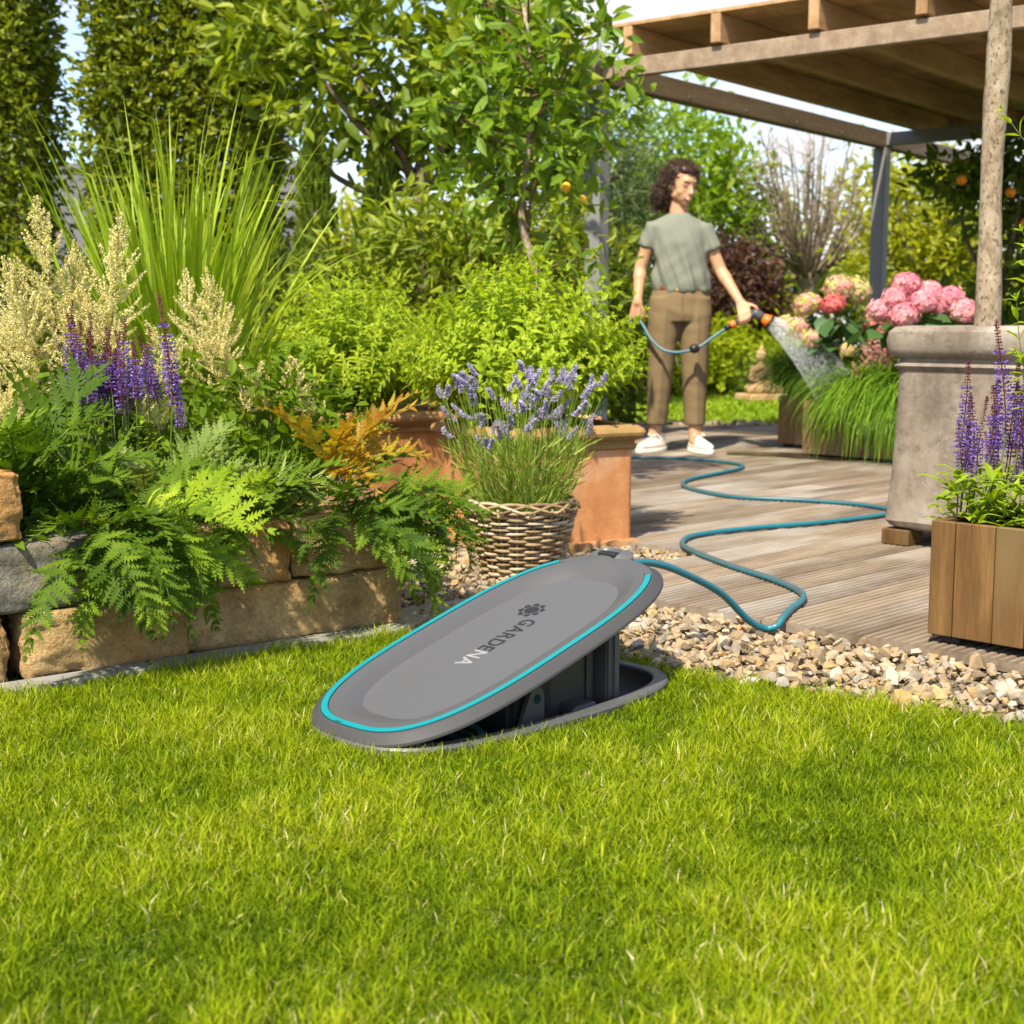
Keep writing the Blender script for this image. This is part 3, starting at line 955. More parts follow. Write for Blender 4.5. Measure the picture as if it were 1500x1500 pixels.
gtube('rose', [(1.413, 7.957, .7675), (1.422, 7.956, .762)], [.042, .041], m_dark)
gtube('flow_knob', [(1.336, 7.965, .838), (1.342, 7.965, .850)], [.011, .010], m_orange)

# water: streaks of drops along the paths from the rose
m_water, nt, out = nt_new('water_drops')
p = bsdf(nt, None, (.86, .90, .93), .15, .6)
tr = nt.nodes.new('ShaderNodeBsdfTransparent'); mx = nt.nodes.new('ShaderNodeMixShader')
mx.inputs['Fac'].default_value = .55
nt.links.new(tr.outputs[0], mx.inputs[1]); nt.links.new(p.outputs[0], mx.inputs[2]); nt.links.new(mx.outputs[0], out.inputs['Surface'])
rw = np.random.default_rng(21)
nd = 34000
# end points on the planter; start on the rose disc
ax = nrm(np.array([.82, -.02, -.50]))
sgn = np.sqrt(rw.random(nd)); an = rw.uniform(0, 2 * np.pi, nd)
edge = rw.random(nd) < .45; sgn[edge] = rw.uniform(.86, 1., edge.sum())
e1 = nrm(np.cross(ax, [0, 1., 0])); e2 = np.cross(ax, e1)
off = sgn[:, None] * (np.cos(an)[:, None] * e1 + np.sin(an)[:, None] * e2)
P0 = np.array([1.424, 7.956, .760]) + off * .040
V0 = nrm(ax + off * .24) * 2.9
tm = rw.random(nd) ** .8 * .27
Pp = P0 + V0 * tm[:, None]; Pp[:, 2] -= .5 * 9.81 * tm ** 2 * 1.35
Vv = V0.copy(); Vv[:, 2] -= 9.81 * 1.35 * tm
ok = Pp[:, 2] > .30
Pp, Vv, tm = Pp[ok], nrm(Vv[ok]), tm[ok]
T = np.array([(-1, 0, 0), (0, .06, 0), (0, -.03, .052), (0, -.03, -.052), (1, 0, 0)]); TF = np.array([(0, 2, 1), (0, 3, 2), (0, 1, 3), (4, 1, 2), (4, 2, 3), (4, 3, 1)])
g = G(); g.add(*scatter(T, TF, Pp, Vv, nrm(np.cross(Vv, rdir(len(Pp), rw))), rw.uniform(.003, .009, len(Pp)), rw.random(len(Pp))))
tag(g.build('water_spray', m_water), 'fan of fine water drops falling from the spray gun onto the planters', 'water spray', kind='stuff')

# ------------------------------------------------------------------ wooden planters
def wood_planter(label, corner, L, D, z0, z1, widths, m, seed, group=None, fill=.03, ang=-45):
    """corner = front left corner; front runs along ang, depth square to it"""
    t = thing('wooden_planter', label, 'planter', (corner[0], corner[1], z0), R(ang), group)
    rr = random.Random(seed); H = z1 - z0
    def run(length, place):
        x = 0; i = 0
        while x < length - .004:
            w = min(widths[i % len(widths)] * rr.uniform(.96, 1.04), length - x)
            if length - x - w < .03: w = length - x
            V, F = bbox(w - .0022, .018, H, .0022, ((x + w / 2), .009 + rr.uniform(-.0008, .0008), H / 2))
            g = G(); g.add(V, F); b = g.build('plank', m, t); place(b)
            x += w; i += 1
    run(L, lambda b: None)
    def left(b): b.rotation_euler = (0, 0, R(-90)); b.location = (0, D, 0)
    def right(b): b.rotation_euler = (0, 0, R(90)); b.location = (L, 0, 0)
    def back(b): b.rotation_euler = (0, 0, R(180)); b.location = (L, D, 0)
    run(L, back)
    def leftp(b): b.rotation_euler = (0, 0, R(-90)); b.location = (0, D - .02, 0)
    run(D - .04, leftp)
    def rightp(b): b.rotation_euler = (0, 0, R(90)); b.location = (L, .02, 0)
    run(D - .04, rightp)
    g = G()
    i1, i2 = .0205, .028
    for za, zb, a in ((H - .003, .02, i1),):
        V = [(x, y, z) for z in (.02, H - .004) for x, y in ((a, a), (L - a, a), (L - a, D - a), (a, D - a))] + [(x, y, z) for z in (H - .004, H - .10) for x, y in ((i2, i2), (L - i2, i2), (L - i2, D - i2), (i2, D - i2))]
        g.add(V, [(0, 3, 2, 1)] + [(i, (i + 1) % 4, 4 + (i + 1) % 4, 4 + i) for i in range(4)] + [(4 + i, 4 + (i + 1) % 4, 8 + (i + 1) % 4, 8 + i) for i in range(4)] + [(8 + i, 8 + (i + 1) % 4, 12 + (i + 1) % 4, 12 + i) for i in range(4)])
    g.build('liner', m_dark, t)
    g = G(); V, F = bbox(L - .058, D - .058, .02, 0, (L / 2, D / 2, H - fill - .01)); g.add(V, F); g.build('soil', m_soil, t)
    for x, y in ((.05, .04), (L - .05, .04), (.05, D - .04), (L - .05, D - .04)):
        V, F = bbox(.045, .045, z0 - .031, .003, (x, y, -(z0 - .031) / 2)); g = G(); g.add(V, F); g.build('foot', m_dark, t)
    return t
wood_planter('brown hardwood planter box with purple flower spikes at the deck edge', (.964, 3.266), .62, .36, .050, .316, [.062, .098, .075, .088, .1], m_plank, 3)
wood_planter('wet brown planter box under the long bright green grass', (1.60, 7.89), 1.02, .36, .045, .335, [.10, .085, .11], m_plank_old, 5)
wood_planter('short weathered planter box under the dark green grass, behind the spray', (1.568, 8.451), .37, .40, .055, .335, [.11, .095], m_plank_old, 6)

# ------------------------------------------------------------------ square pots
m_terra = stone_mat('terracotta', [(.25, (.38, .15, .055)), (.5, (.47, .205, .08)), (.75, (.53, .28, .135))], (.64, .46, .31), .3, .004, (.85, 1.1))
m_terra_rim = stone_mat('mossy_terracotta', [(.25, (.14, .08, .03)), (.5, (.36, .19, .08)), (.75, (.46, .28, .14))], (.24, .17, .06), .5, .005, (.75, 1.15))
def concrete_mat():
    m, nt, out = nt_new('weathered_stone_pot')
    v = coords(nt, objvar=False)
    c = ramp(nt, tex_noise(nt, v, 5, 7, .68), [(.28, (.115, .09, .066)), (.45, (.19, .155, .118)), (.62, (.245, .205, .16)), (.8, (.30, .26, .21))])
    wv = coords(nt, (1, 1, 1.6), objvar=False)
    d = nt.nodes.new('ShaderNodeTexNoise'); d.inputs['Scale'].default_value = 7; d.inputs['Detail'].default_value = 3; d.inputs['Distortion'].default_value = 2.6
    nt.links.new(wv, d.inputs['Vector'])
    sc = ramp(nt, d.outputs['Fac'], [(.490, (0, 0, 0)), (.50, (.6, .6, .6)), (.510, (0, 0, 0))])
    c = mixc(nt, sc, c, (.33, .29, .24))
    n3 = tex_noise(nt, v, 26, 6, .75)
    c = mixc(nt, ramp(nt, n3, [(.50, (0, 0, 0)), (.66, (.75, .75, .75))]), c, (.10, .08, .062))
    dv = coords(nt, (2.6, 2.6, .35), objvar=False)
    c = mixc(nt, ramp(nt, tex_noise(nt, dv, 4.5, 5, .65), [(.50, (0, 0, 0)), (.70, (.6, .6, .6))]), c, (.105, .085, .065))
    c = mixc(nt, ramp(nt, tex_noise(nt, v, 2.3, 4, .6), [(.55, (0, 0, 0)), (.68, (.5, .5, .5))]), c, (.40, .36, .30))
    bsdf(nt, out, c, .85, .2, tex_noise(nt, v, 60, 6, .7), .35, .004)
    return m
m_pot = concrete_mat()
def square_pot(label, c, ang, prof, soil, m, m_rim=None, rim_from=99, rnd=.035, z0=.0):
    t = thing('square_pot', label, 'plant pot', (c[0], c[1], z0), ang)
    def lf(pr, name, mt, cap0=True):
        g = G(); rings = []
        for h, z, r in pr:
            q = rrect_ring(h, h, r, z, 5); rings.append(q)
        V, F = loft(rings, cap0, False); g.add(V, F); return g.build(name, mt, t, 'auto')
    if m_rim: lf(prof[:6], 'plinth', m_rim); lf(prof[5:rim_from + 1], 'body', m, False)
    else: lf(prof[:rim_from + 1], 'body', m)
    if rim_from < len(prof): lf(prof[rim_from:], 'rim', m_rim or m, False)
    g = G(); V, F = loft([rrect_ring(soil[0], soil[0], .02, soil[1], 4), rrect_ring(.01, .01, .005, soil[1] + .02, 4)], False, True); g.add(V, F); g.build('soil', m_soil, t)
    return t
tp = [(.258, .0, .02), (.267, .006, .02), (.269, .03, .02), (.265, .038, .02), (.252, .041, .02), (.2445, .0415, .022), (.244, .06, .022), (.245, .33, .022), (.247, .345, .022), (.257, .352, .022), (.258, .363, .022), (.252, .368, .022), (.253, .374, .022), (.268, .384, .024), (.279, .394, .024), (.281, .404, .024), (.276, .416, .024), (.262, .426, .024), (.250, .430, .024), (.232, .426, .02), (.225, .40, .02), (.220, .30, .02)]
square_pot('large square terracotta planter behind the wicker basket', (.082, 4.927), R(27), tp, (.222, .385), m_terra, m_terra_rim, 8, z0=-.004)
square_pot('terracotta planter farther back, half hidden by the hanging ferns', (-.55, 5.72), R(27), tp, (.222, .385), m_terra, m_terra_rim, 8, z0=-.004)
gp = [(.28, .0, .06), (.305, .012, .05), (.315, .03, .045), (.312, .06, .045), (.303, .18, .045), (.296, .36, .045), (.293, .50, .045), (.292, .525, .045), (.300, .532, .045), (.307, .541, .045), (.300, .550, .045), (.294, .553, .045), (.293, .566, .045), (.308, .572, .05), (.318, .580, .05), (.324, .596, .05), (.327, .625, .05), (.322, .652, .05), (.308, .667, .05), (.28, .672, .05), (.262, .66, .05), (.255, .62, .05), (.25, .5, .05)]
square_pot('tall square grey stone pot holding the tree trunk, right of the deck', (1.675, 4.75), R(45), gp, (.252, .60), m_pot, z0=.083)
for i, (s, e) in enumerate([(-.26, -.26), (.26, -.26), (-.26, .26), (.26, .26)]):
    q = rotz([(s, e, 0)], R(45), (1.675, 4.75, 0))[0]
    V, F = bbox(.10, .10, .052, .003, (0, 0, .026)); g = G(); g.add(V, F)
    o = g.build('pot_block', m_plank if i != 9 else m_beam, None); o.location = (q[0], q[1], .031); o.rotation_euler = (0, 0, R(45))
    tag(o, ['reddish wooden block under the left corner of the grey stone pot', 'wooden block under the front corner of the grey pot', 'wooden block under the back corner of the grey pot', 'wooden block under the far right corner of the grey pot'][i], 'wood block', 'wood blocks under the grey pot')

# ------------------------------------------------------------------ wicker basket
def wick_mat():
    m, nt, out = nt_new('grey_willow')
    v = coords(nt, objvar=True)
    a = attr(nt)
    n = mathn(nt, 'ADD', mathn(nt, 'MULTIPLY', tex_noise(nt, v, 18, 4, .6), .6), mathn(nt, 'MULTIPLY', a, .4))
    c = ramp(nt, n, [(.25, (.15, .10, .05)), (.45, (.28, .20, .10)), (.6, (.38, .30, .19)), (.78, (.44, .38, .30))])
    bsdf(nt, out, c, .6, .3, tex_noise(nt, v, 200, 3, .6), .2, .001)
    return m
m_wick = wick_mat()
bk = thing('wicker_basket', 'round woven willow basket of lavender in front of the terracotta planter', 'basket', (.026, 4.265, 0))
BH = .222
def brad(z): return .108 + (.166 - .108) * (z / BH)
rwk = random.Random(9)
ns = 19
for i in range(ns):
    a = 2 * math.pi * i / ns
    P = [(brad(z) * math.cos(a), brad(z) * math.sin(a), z) for z in np.linspace(0, BH + .006, 5)]
    V, F = tube(P, .0042, 6); g = G(); g.add(V, F, rwk.random()); g.build('stake', m_wick, bk, True)
rows = 21
for r_ in range(rows):
    z = .007 + (BH - .012) * r_ / (rows - 1)
    P = []
    for k in range(ns * 8):
        a = 2 * math.pi * k / (ns * 8)
        w = .0068 * math.cos(math.pi * (k / 8 + r_))   # in front of one stake, behind the next
        rr = brad(z) + w + .0012 * math.sin(3 * a + r_)
        P.append((rr * math.cos(a), rr * math.sin(a), z + .0016 * math.sin(5 * a + r_ * 2)))
    V, F = tube(P, .0052 + .0007 * math.sin(r_ * 7.), 6, closed=True); g = G(); g.add(V, F, rwk.random()); g.build('weaver', m_wick, bk, True)
nr = 13
for i in range(nr):     # the rim: overlapping rods laid round in waves
    a0 = 2 * math.pi * i / nr
    P = []
    for f in np.linspace(0, 1, 22):
        a = a0 + f * 2 * math.pi / nr * 2.9
        lift_ = math.sin(math.pi * f)
        P.append(((.168 + .010 * math.cos(math.pi * 2 * f)) * math.cos(a), (.168 + .010 * math.cos(math.pi * 2 * f)) * math.sin(a), BH - .006 + .026 * lift_))
    V, F = tube(P, [.0035 + .0022 * math.sin(math.pi * f) for f in np.linspace(0, 1, 22)], 7); g = G(); g.add(V, F, rwk.random()); g.build('rim_rod', m_wick, bk, True)
g = G(); V, F = loft([np.array([(r * math.cos(a), r * math.sin(a), z) for a in np.linspace(0, 2 * np.pi, 24, endpoint=False)]) for r, z in ((.098, .004), (.152, BH - .02))], True, True); g.add(V, F); g.build('soil', m_soil, bk)
# ------------------------------------------------------------------ leaf palettes
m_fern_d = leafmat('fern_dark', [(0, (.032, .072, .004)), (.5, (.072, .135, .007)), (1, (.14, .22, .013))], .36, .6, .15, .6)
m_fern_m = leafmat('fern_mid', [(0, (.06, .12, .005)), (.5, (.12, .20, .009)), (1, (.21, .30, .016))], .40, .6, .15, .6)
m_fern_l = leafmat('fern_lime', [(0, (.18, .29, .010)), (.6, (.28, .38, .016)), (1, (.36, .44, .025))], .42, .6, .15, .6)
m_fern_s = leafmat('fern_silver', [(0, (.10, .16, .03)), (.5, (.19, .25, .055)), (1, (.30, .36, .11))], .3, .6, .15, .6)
m_fern_a = leafmat('fern_autumn', [(0, (.22, .10, .010)), (.4, (.36, .20, .012)), (.75, (.36, .29, .025)), (1, (.24, .27, .02))], .42, .45, .3)
m_stem = plain('green_stem', (.09, .13, .025), .6, .3)
m_twig = plain('brown_twig', (.13, .08, .04), .8, .2)
m_bush = leafmat('lime_bush', [(0, (.16, .25, .010)), (.5, (.27, .38, .016)), (.85, (.37, .46, .026)), (1, (.46, .52, .07))], .45, .5, .2, .3)
m_misc = leafmat('reed_blade', [(0, (.13, .21, .008)), (.5, (.25, .36, .014)), (.8, (.36, .45, .04)), (1, (.48, .53, .17))], .40, .45, .3, .6)
m_cream = leafmat('cream_flower', [(0, (.60, .54, .14)), (.3, (.78, .71, .30)), (1, (.86, .80, .48))], .40, .9, .05, .15, (1.05, 1.05, .85))
m_purple = leafmat('purple_flower', [(0, (.10, .045, .20)), (.4, (.17, .085, .40)), (.8, (.26, .17, .58)), (1, (.36, .28, .66))], .3, .7, .15, .2, (1.1, 1, 1.1))
m_calyx = leafmat('wine_calyx', [(0, (.11, .035, .045)), (1, (.24, .085, .08))], .25, .7, .15, .2, (1.1, 1, .9))
m_lav = leafmat('lavender_flower', [(0, (.30, .25, .40)), (.5, (.44, .38, .60)), (1, (.60, .55, .74))], .3, .7, .15, .2, (1.05, 1, 1.1))
m_lavg = leafmat('lavender_green', [(0, (.10, .18, .012)), (.5, (.19, .28, .025)), (1, (.33, .39, .10))], .3, .6, .2, .2)
m_pink = leafmat('pink_petal', [(0, (.62, .15, .22)), (.5, (.70, .27, .33)), (.78, (.72, .42, .40)), (.9, (.55, .55, .18)), (1, (.68, .62, .36))], .3, .65, .2, .2, (1.1, .95, .95))
m_pinkg = leafmat('green_pink_petal', [(0, (.66, .20, .24)), (.35, (.70, .38, .34)), (.6, (.50, .52, .14)), (1, (.58, .56, .22))], .3, .65, .2, .2, (1.1, 1, .8))
m_coral = leafmat('coral_petal', [(0, (.62, .12, .12)), (.7, (.70, .22, .20)), (1, (.72, .36, .30))], .3, .65, .2, .2, (1.1, .9, .9))
m_hleaf = leafmat('hydrangea_leaf', [(0, (.03, .08, .022)), (.6, (.055, .125, .035)), (1, (.10, .18, .06))], .25, .4, .45)
m_pinka = leafmat('pink_plume', [(0, (.48, .19, .17)), (.5, (.60, .30, .27)), (1, (.66, .42, .36))], .3, .8, .1)
m_stipa = leafmat('feather_grass', [(0, (.10, .22, .012)), (.5, (.17, .32, .018)), (.85, (.27, .40, .035)), (1, (.42, .46, .14))], .35, .5, .3, .2)
m_stipa_d = leafmat('dark_feather_grass', [(0, (.035, .085, .006)), (.6, (.065, .14, .010)), (1, (.11, .19, .016))], .3, .5, .3, .2)
m_bark = M('bark', [(.3, (.10, .07, .045)), (.6, (.21, .155, .10)), (.8, (.30, .24, .17))], 14, (1, 1, .5), rough=.95, spec=.1, bstr=.8, bdist=.01)
m_trunk = M('pale_speckled_bark', [(.28, (.15, .11, .07)), (.5, (.30, .235, .155)), (.72, (.40, .34, .25))], 26, (1, 1, .6), rough=.9, spec=.15, bstr=.6, bdist=.004, fine=((.10, .075, .045), 90, .52, .66))
def foliage(name, a, b, c, trans=.4):
    return leafmat(name, [(0, a), (.5, b), (1, c)], trans, .5, .3, 0)
m_f_horn = foliage('hornbeam', (.085, .125, .008), (.165, .21, .012), (.29, .31, .022))
m_f_mag = foliage('broad_leaf', (.10, .155, .008), (.19, .255, .013), (.32, .37, .025))
m_f_thuja = foliage('thuja', (.08, .135, .014), (.14, .20, .020), (.22, .27, .028))
m_f_maple = foliage('bright_maple', (.13, .22, .012), (.20, .31, .018), (.31, .41, .035), .5)
m_f_purple = foliage('purple_leaf', (.045, .022, .022), (.09, .04, .033), (.16, .085, .05))
m_f_lime = foliage('sunlit_shrub', (.21, .29, .008), (.33, .41, .012), (.45, .50, .03), .5)
m_f_dark = foliage('dark_hedge', (.07, .115, .008), (.12, .17, .012), (.21, .25, .020))
m_f_yel = foliage('yellow_green', (.20, .23, .010), (.30, .33, .015), (.42, .43, .03), .5)
m_f_citrus = leafmat('citrus_leaf', [(0, (.065, .135, .010)), (.4, (.11, .20, .013)), (.75, (.20, .30, .018)), (1, (.31, .39, .03))], .40, .42, .35, .75)
m_f_orange = foliage('orange_tree', (.055, .10, .009), (.10, .16, .013), (.20, .26, .022))
m_f_conif = foliage('blue_conifer', (.07, .115, .045), (.11, .155, .06), (.17, .21, .085))
m_fruit = plain('orange_peel', (.78, .27, .012), .45, .4)
m_lemon = plain('lemon_peel', (.80, .42, .03), .45, .4)

# ------------------------------------------------------------------ ferns
def frond_mesh(name, m, L, W, e0, droop, n=17, teeth=8, seed=0, base=.12, notch=.45, curl=0., wf=.27):
    """a frond arching from the origin along +x: rachis with pairs of toothed leaflets"""
    r = np.random.default_rng(seed)
    ns = 40
    s = np.linspace(0, 1, ns)
    ang = R(e0) - R(droop) * s ** 1.25
    dx = np.cos(ang) * L / ns; dz = np.sin(ang) * L / ns
    side = np.cumsum(np.sin(s * 2.2) * curl * L / ns)
    P = np.stack([np.cumsum(dx), side, np.cumsum(dz)], 1); P -= P[0]
    g = G()
    V, F = tube(P[::3], np.linspace(.0019, .0006, len(P[::3])), 4); g.add(V, F, .5, 1)
    for i in range(n):
        u = base + (1 - base) * (i / (n - 1)) ** .92
        k = min(ns - 2, int(u * (ns - 1)))
        t = nrm(P[k + 1] - P[k]); up = np.cross(t, (0, 1., 0)); up = -up / np.linalg.norm(up)
        if up[2] < 0 and e0 > 0 and u < .4: up = -up
        q = u - base
        shape = min(1., .45 + 2.6 * q) * (1 - ((u - .25) / .76) ** 1.6 if u > .25 else 1) + .035
        ln = W * shape * r.uniform(.78, 1.1)
        for sd in (-1, 1):
            a = R(62 - 30 * u) + r.normal(0, .11)
            d = nrm(np.array([0, sd, 0]) * math.sin(a) + t * math.cos(a))
            d = nrm(d + up * r.normal(.02, .24))
            v = nrm(np.cross(up, d)); v = v * (1 if np.dot(v, t) > 0 else -1)
            wd = min(wf * ln, L / n * .72) + .0016
            rr = np.clip(.45 + .4 * r.normal(), 0, 1)
            r_d = r.uniform(.1, .6)
            nt_ = teeth if ln > .02 else max(3, teeth // 2)
            mid, e1, e2 = [], [], []
            for j in range(nt_ * 2 + 1):
                f = j / (nt_ * 2)
                w = wd * (1 - f ** 1.7) * (1 if j % 2 else notch) * min(1, .6 + 2.5 * f)
                c = P[k] + d * (ln * f) - up * (r_d * ln * f * f)
                sh = d * (wd * .35 if j % 2 else 0)
                mid.append(c); e1.append(c + v * w + sh - up * w * .18); e2.append(c - v * w + sh - up * w * .18)
            nn = len(mid)
            FF = []
            for j in range(nn - 1):
                FF += [(j, j + 1, nn + j + 1, nn + j), (j + 1, j, 2 * nn + j, 2 * nn + j + 1)]
            g.add(mid + e1 + e2, FF, rr)
    return g.mesh(name, [m, m_stem])
FR = {}
def fronds(key, m, style, L=.42, W=.10, n=19, teeth=9, notch=.25, nv=5):
    k = (key, style)
    if k not in FR:
        e0, dr = dict(up=(74, 75), mid=(55, 85), low=(30, 75), hang=(20, 135), over=(25, 150), flat=(12, 28), soft=(60, 120))[style]
        FR[k] = [frond_mesh('frond', m, L, W, e0 + 6 * (i - 2), dr + 9 * ((i * 3) % 5 - 2), n, teeth, hash_i(key) + i * 17, notch=notch, curl=(-.45, .2, 0, .5, -.2)[i]) for i in range(nv)]
    return FR[k]
def hash_i(s): return sum(ord(c) * (i + 3) for i, c in enumerate(s))
rf = random.Random(17)
def fern(label, pos, key, m, spec, name='fern', group='ferns in the raised bed', L=.40, W=.085, n=17, teeth=7, notch=.3, roll=28):
    """spec: (style, count, azimuth centre, azimuth spread, scale)"""
    t = thing(name, label, 'fern', tuple(pos), 0, group)
    for style, cnt, az, sp, sc in spec:
        ms = fronds(key, m, style, L, W, n, teeth, notch)
        for i in range(cnt):
            a = R(az + sp * ((i + .5) / cnt * 2 - 1 + rf.uniform(-.5, .5) / cnt))
            inst(ms[i % len(ms)], 'frond', t, (rf.uniform(-.02, .02), rf.uniform(-.02, .02), 0), (R(rf.uniform(-18, 18) + roll * math.cos(a)), R(rf.uniform(-9, 9)), a), sc * rf.uniform(.82, 1.12))
    return t
OUT = -52       # azimuth square out of the wall, towards the camera
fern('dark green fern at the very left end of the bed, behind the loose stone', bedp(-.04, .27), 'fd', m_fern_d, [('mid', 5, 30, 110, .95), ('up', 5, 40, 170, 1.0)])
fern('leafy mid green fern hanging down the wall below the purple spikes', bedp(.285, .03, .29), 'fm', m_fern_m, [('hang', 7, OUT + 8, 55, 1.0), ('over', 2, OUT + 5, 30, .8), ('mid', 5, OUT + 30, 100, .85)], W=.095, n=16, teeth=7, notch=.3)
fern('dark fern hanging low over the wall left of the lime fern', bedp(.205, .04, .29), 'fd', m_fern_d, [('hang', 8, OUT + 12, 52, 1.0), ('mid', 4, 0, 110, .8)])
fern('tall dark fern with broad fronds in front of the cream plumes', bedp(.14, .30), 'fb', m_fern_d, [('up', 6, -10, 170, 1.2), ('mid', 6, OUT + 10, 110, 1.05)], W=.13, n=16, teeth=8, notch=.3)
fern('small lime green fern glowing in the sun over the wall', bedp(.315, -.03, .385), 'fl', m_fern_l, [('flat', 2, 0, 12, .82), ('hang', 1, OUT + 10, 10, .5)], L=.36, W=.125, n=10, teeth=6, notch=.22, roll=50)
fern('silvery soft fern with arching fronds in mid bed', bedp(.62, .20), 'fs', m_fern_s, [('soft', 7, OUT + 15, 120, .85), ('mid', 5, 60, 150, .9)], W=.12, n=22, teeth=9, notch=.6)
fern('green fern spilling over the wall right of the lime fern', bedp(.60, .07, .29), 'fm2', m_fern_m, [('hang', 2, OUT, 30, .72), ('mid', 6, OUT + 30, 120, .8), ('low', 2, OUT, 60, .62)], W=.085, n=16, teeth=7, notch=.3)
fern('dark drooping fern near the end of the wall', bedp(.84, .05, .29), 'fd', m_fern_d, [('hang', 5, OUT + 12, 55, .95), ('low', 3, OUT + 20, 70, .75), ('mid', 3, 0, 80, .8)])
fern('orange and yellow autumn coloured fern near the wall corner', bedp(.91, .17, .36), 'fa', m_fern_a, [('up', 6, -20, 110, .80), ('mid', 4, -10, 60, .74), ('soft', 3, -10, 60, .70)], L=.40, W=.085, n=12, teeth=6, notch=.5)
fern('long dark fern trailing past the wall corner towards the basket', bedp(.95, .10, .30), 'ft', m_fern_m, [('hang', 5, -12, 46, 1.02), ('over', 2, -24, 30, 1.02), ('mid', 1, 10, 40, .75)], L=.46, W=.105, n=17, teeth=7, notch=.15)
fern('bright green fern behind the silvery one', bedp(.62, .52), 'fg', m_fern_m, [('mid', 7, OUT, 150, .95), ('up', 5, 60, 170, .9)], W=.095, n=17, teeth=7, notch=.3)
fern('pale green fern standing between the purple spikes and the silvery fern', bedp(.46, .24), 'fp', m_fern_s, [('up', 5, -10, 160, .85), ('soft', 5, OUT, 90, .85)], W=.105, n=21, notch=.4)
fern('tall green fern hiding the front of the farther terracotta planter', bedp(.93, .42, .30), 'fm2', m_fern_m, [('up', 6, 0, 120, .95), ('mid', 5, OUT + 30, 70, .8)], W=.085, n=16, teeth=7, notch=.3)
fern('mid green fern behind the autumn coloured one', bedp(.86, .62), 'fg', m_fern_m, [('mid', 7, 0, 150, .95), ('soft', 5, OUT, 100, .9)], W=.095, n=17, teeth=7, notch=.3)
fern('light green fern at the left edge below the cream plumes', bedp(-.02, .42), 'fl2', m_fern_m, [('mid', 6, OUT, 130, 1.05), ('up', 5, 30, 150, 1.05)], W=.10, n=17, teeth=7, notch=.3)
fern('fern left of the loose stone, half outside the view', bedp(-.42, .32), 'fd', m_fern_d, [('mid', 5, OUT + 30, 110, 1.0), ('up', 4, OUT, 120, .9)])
# low leaves between the ferns
rs = np.random.default_rng(31)
n = 5200
S = rs.uniform(-.6, .97, n); T_ = rs.uniform(.02, 1.3, n)
C = np.stack([W0[0] + S * WD[0] + T_ * WM[0], W0[1] + S * WD[1] + T_ * WM[1], .27 + rs.uniform(.0, .20, n) * np.clip(T_ * 3, .25, 1.2)], 1)
g = G(); leaf_cloud(g, C, .042, .45, rs, LEAF8, LEAF8F)
tag(g.build('ground_cover', m_fern_m), 'low green ground cover leaves between the ferns', 'ground cover', kind='stuff')

# ------------------------------------------------------------------ plumes (astilbe)
def plume_mesh(name, mats, L, W, nb, seed, floret=.0042, dens=1.0):
    r = np.random.default_rng(seed)
    g = G()
    z = np.linspace(0, L, 12)
    P = np.stack([.02 * L * np.sin(z / L * 3), .015 * L * np.cos(z / L * 4), z], 1); P -= P[0]
    V, F = tube(P, np.linspace(.0022, .0008, 12), 5); g.add(V, F, .4, 1)
    C = []
    for i in range(nb):
        u = i / (nb - 1); z0 = L * (.12 + .88 * u)
        ln = W * (1 - u) ** .85 * min(1, .55 + 1.6 * u) + .008
        for k in range(2 if u < .85 else 1):
            a = i * 2.4 + k * 3.3 + r.normal(0, .3)
            el = R(28 + 42 * u)
            n = max(6, int(ln / .0016 * dens))
            f = r.random(n) ** .85
            d = np.array([math.cos(a) * math.cos(el), math.sin(a) * math.cos(el), math.sin(el)])
            b = np.array([np.interp(z0, z, P[:, 0]), np.interp(z0, z, P[:, 1]), z0])
            pts = b + d * (ln * f)[:, None] + np.array([0, 0, 1]) * (-.22 * ln * np.sin(f * 2.8))[:, None]
            rad = (.0085 * (1 - f) ** .6 + .0018) * (W / .1) ** .4
            C.append(pts + rdir(n, r) * (rad * r.random(n) ** .4)[:, None])
            V, F = tube([b, b + d * ln * .5 - np.array([0, 0, .18 * ln]), b + d * ln * .95], [.0011, .0008, .0004], 3); g.add(V, F, .4, 1)
    n = int(120 * dens)
    f = r.random(n); C.append(np.stack([np.zeros(n), np.zeros(n), L * (.75 + .27 * f)], 1) + rdir(n, r) * .006 * (1 - f * .8)[:, None])
    C = np.concatenate(C); n = len(C)
    T = np.array([(-1, 0, 0), (0, -.7, .2), (1, 0, 0), (0, .7, .2)]); 
    N = rdir(n, r); X = np.cross(N, rdir(n, r))
    g.add(*scatter(T, np.array([(0, 1, 2), (0, 2, 3)]), C, X, N, floret * r.uniform(.6, 1.3, n), r.random(n)))
    return g.mesh(name, mats)
pl = [plume_mesh('plume', [m_cream, m_twig], .36, .150, 22, 40 + i, .0030, 2.3) for i in range(4)]
pls = [plume_mesh('plume', [m_cream, m_twig], .18, .095, 14, 50 + i, .0030, 2.3) for i in range(2)]
m_ast = m_fern_m
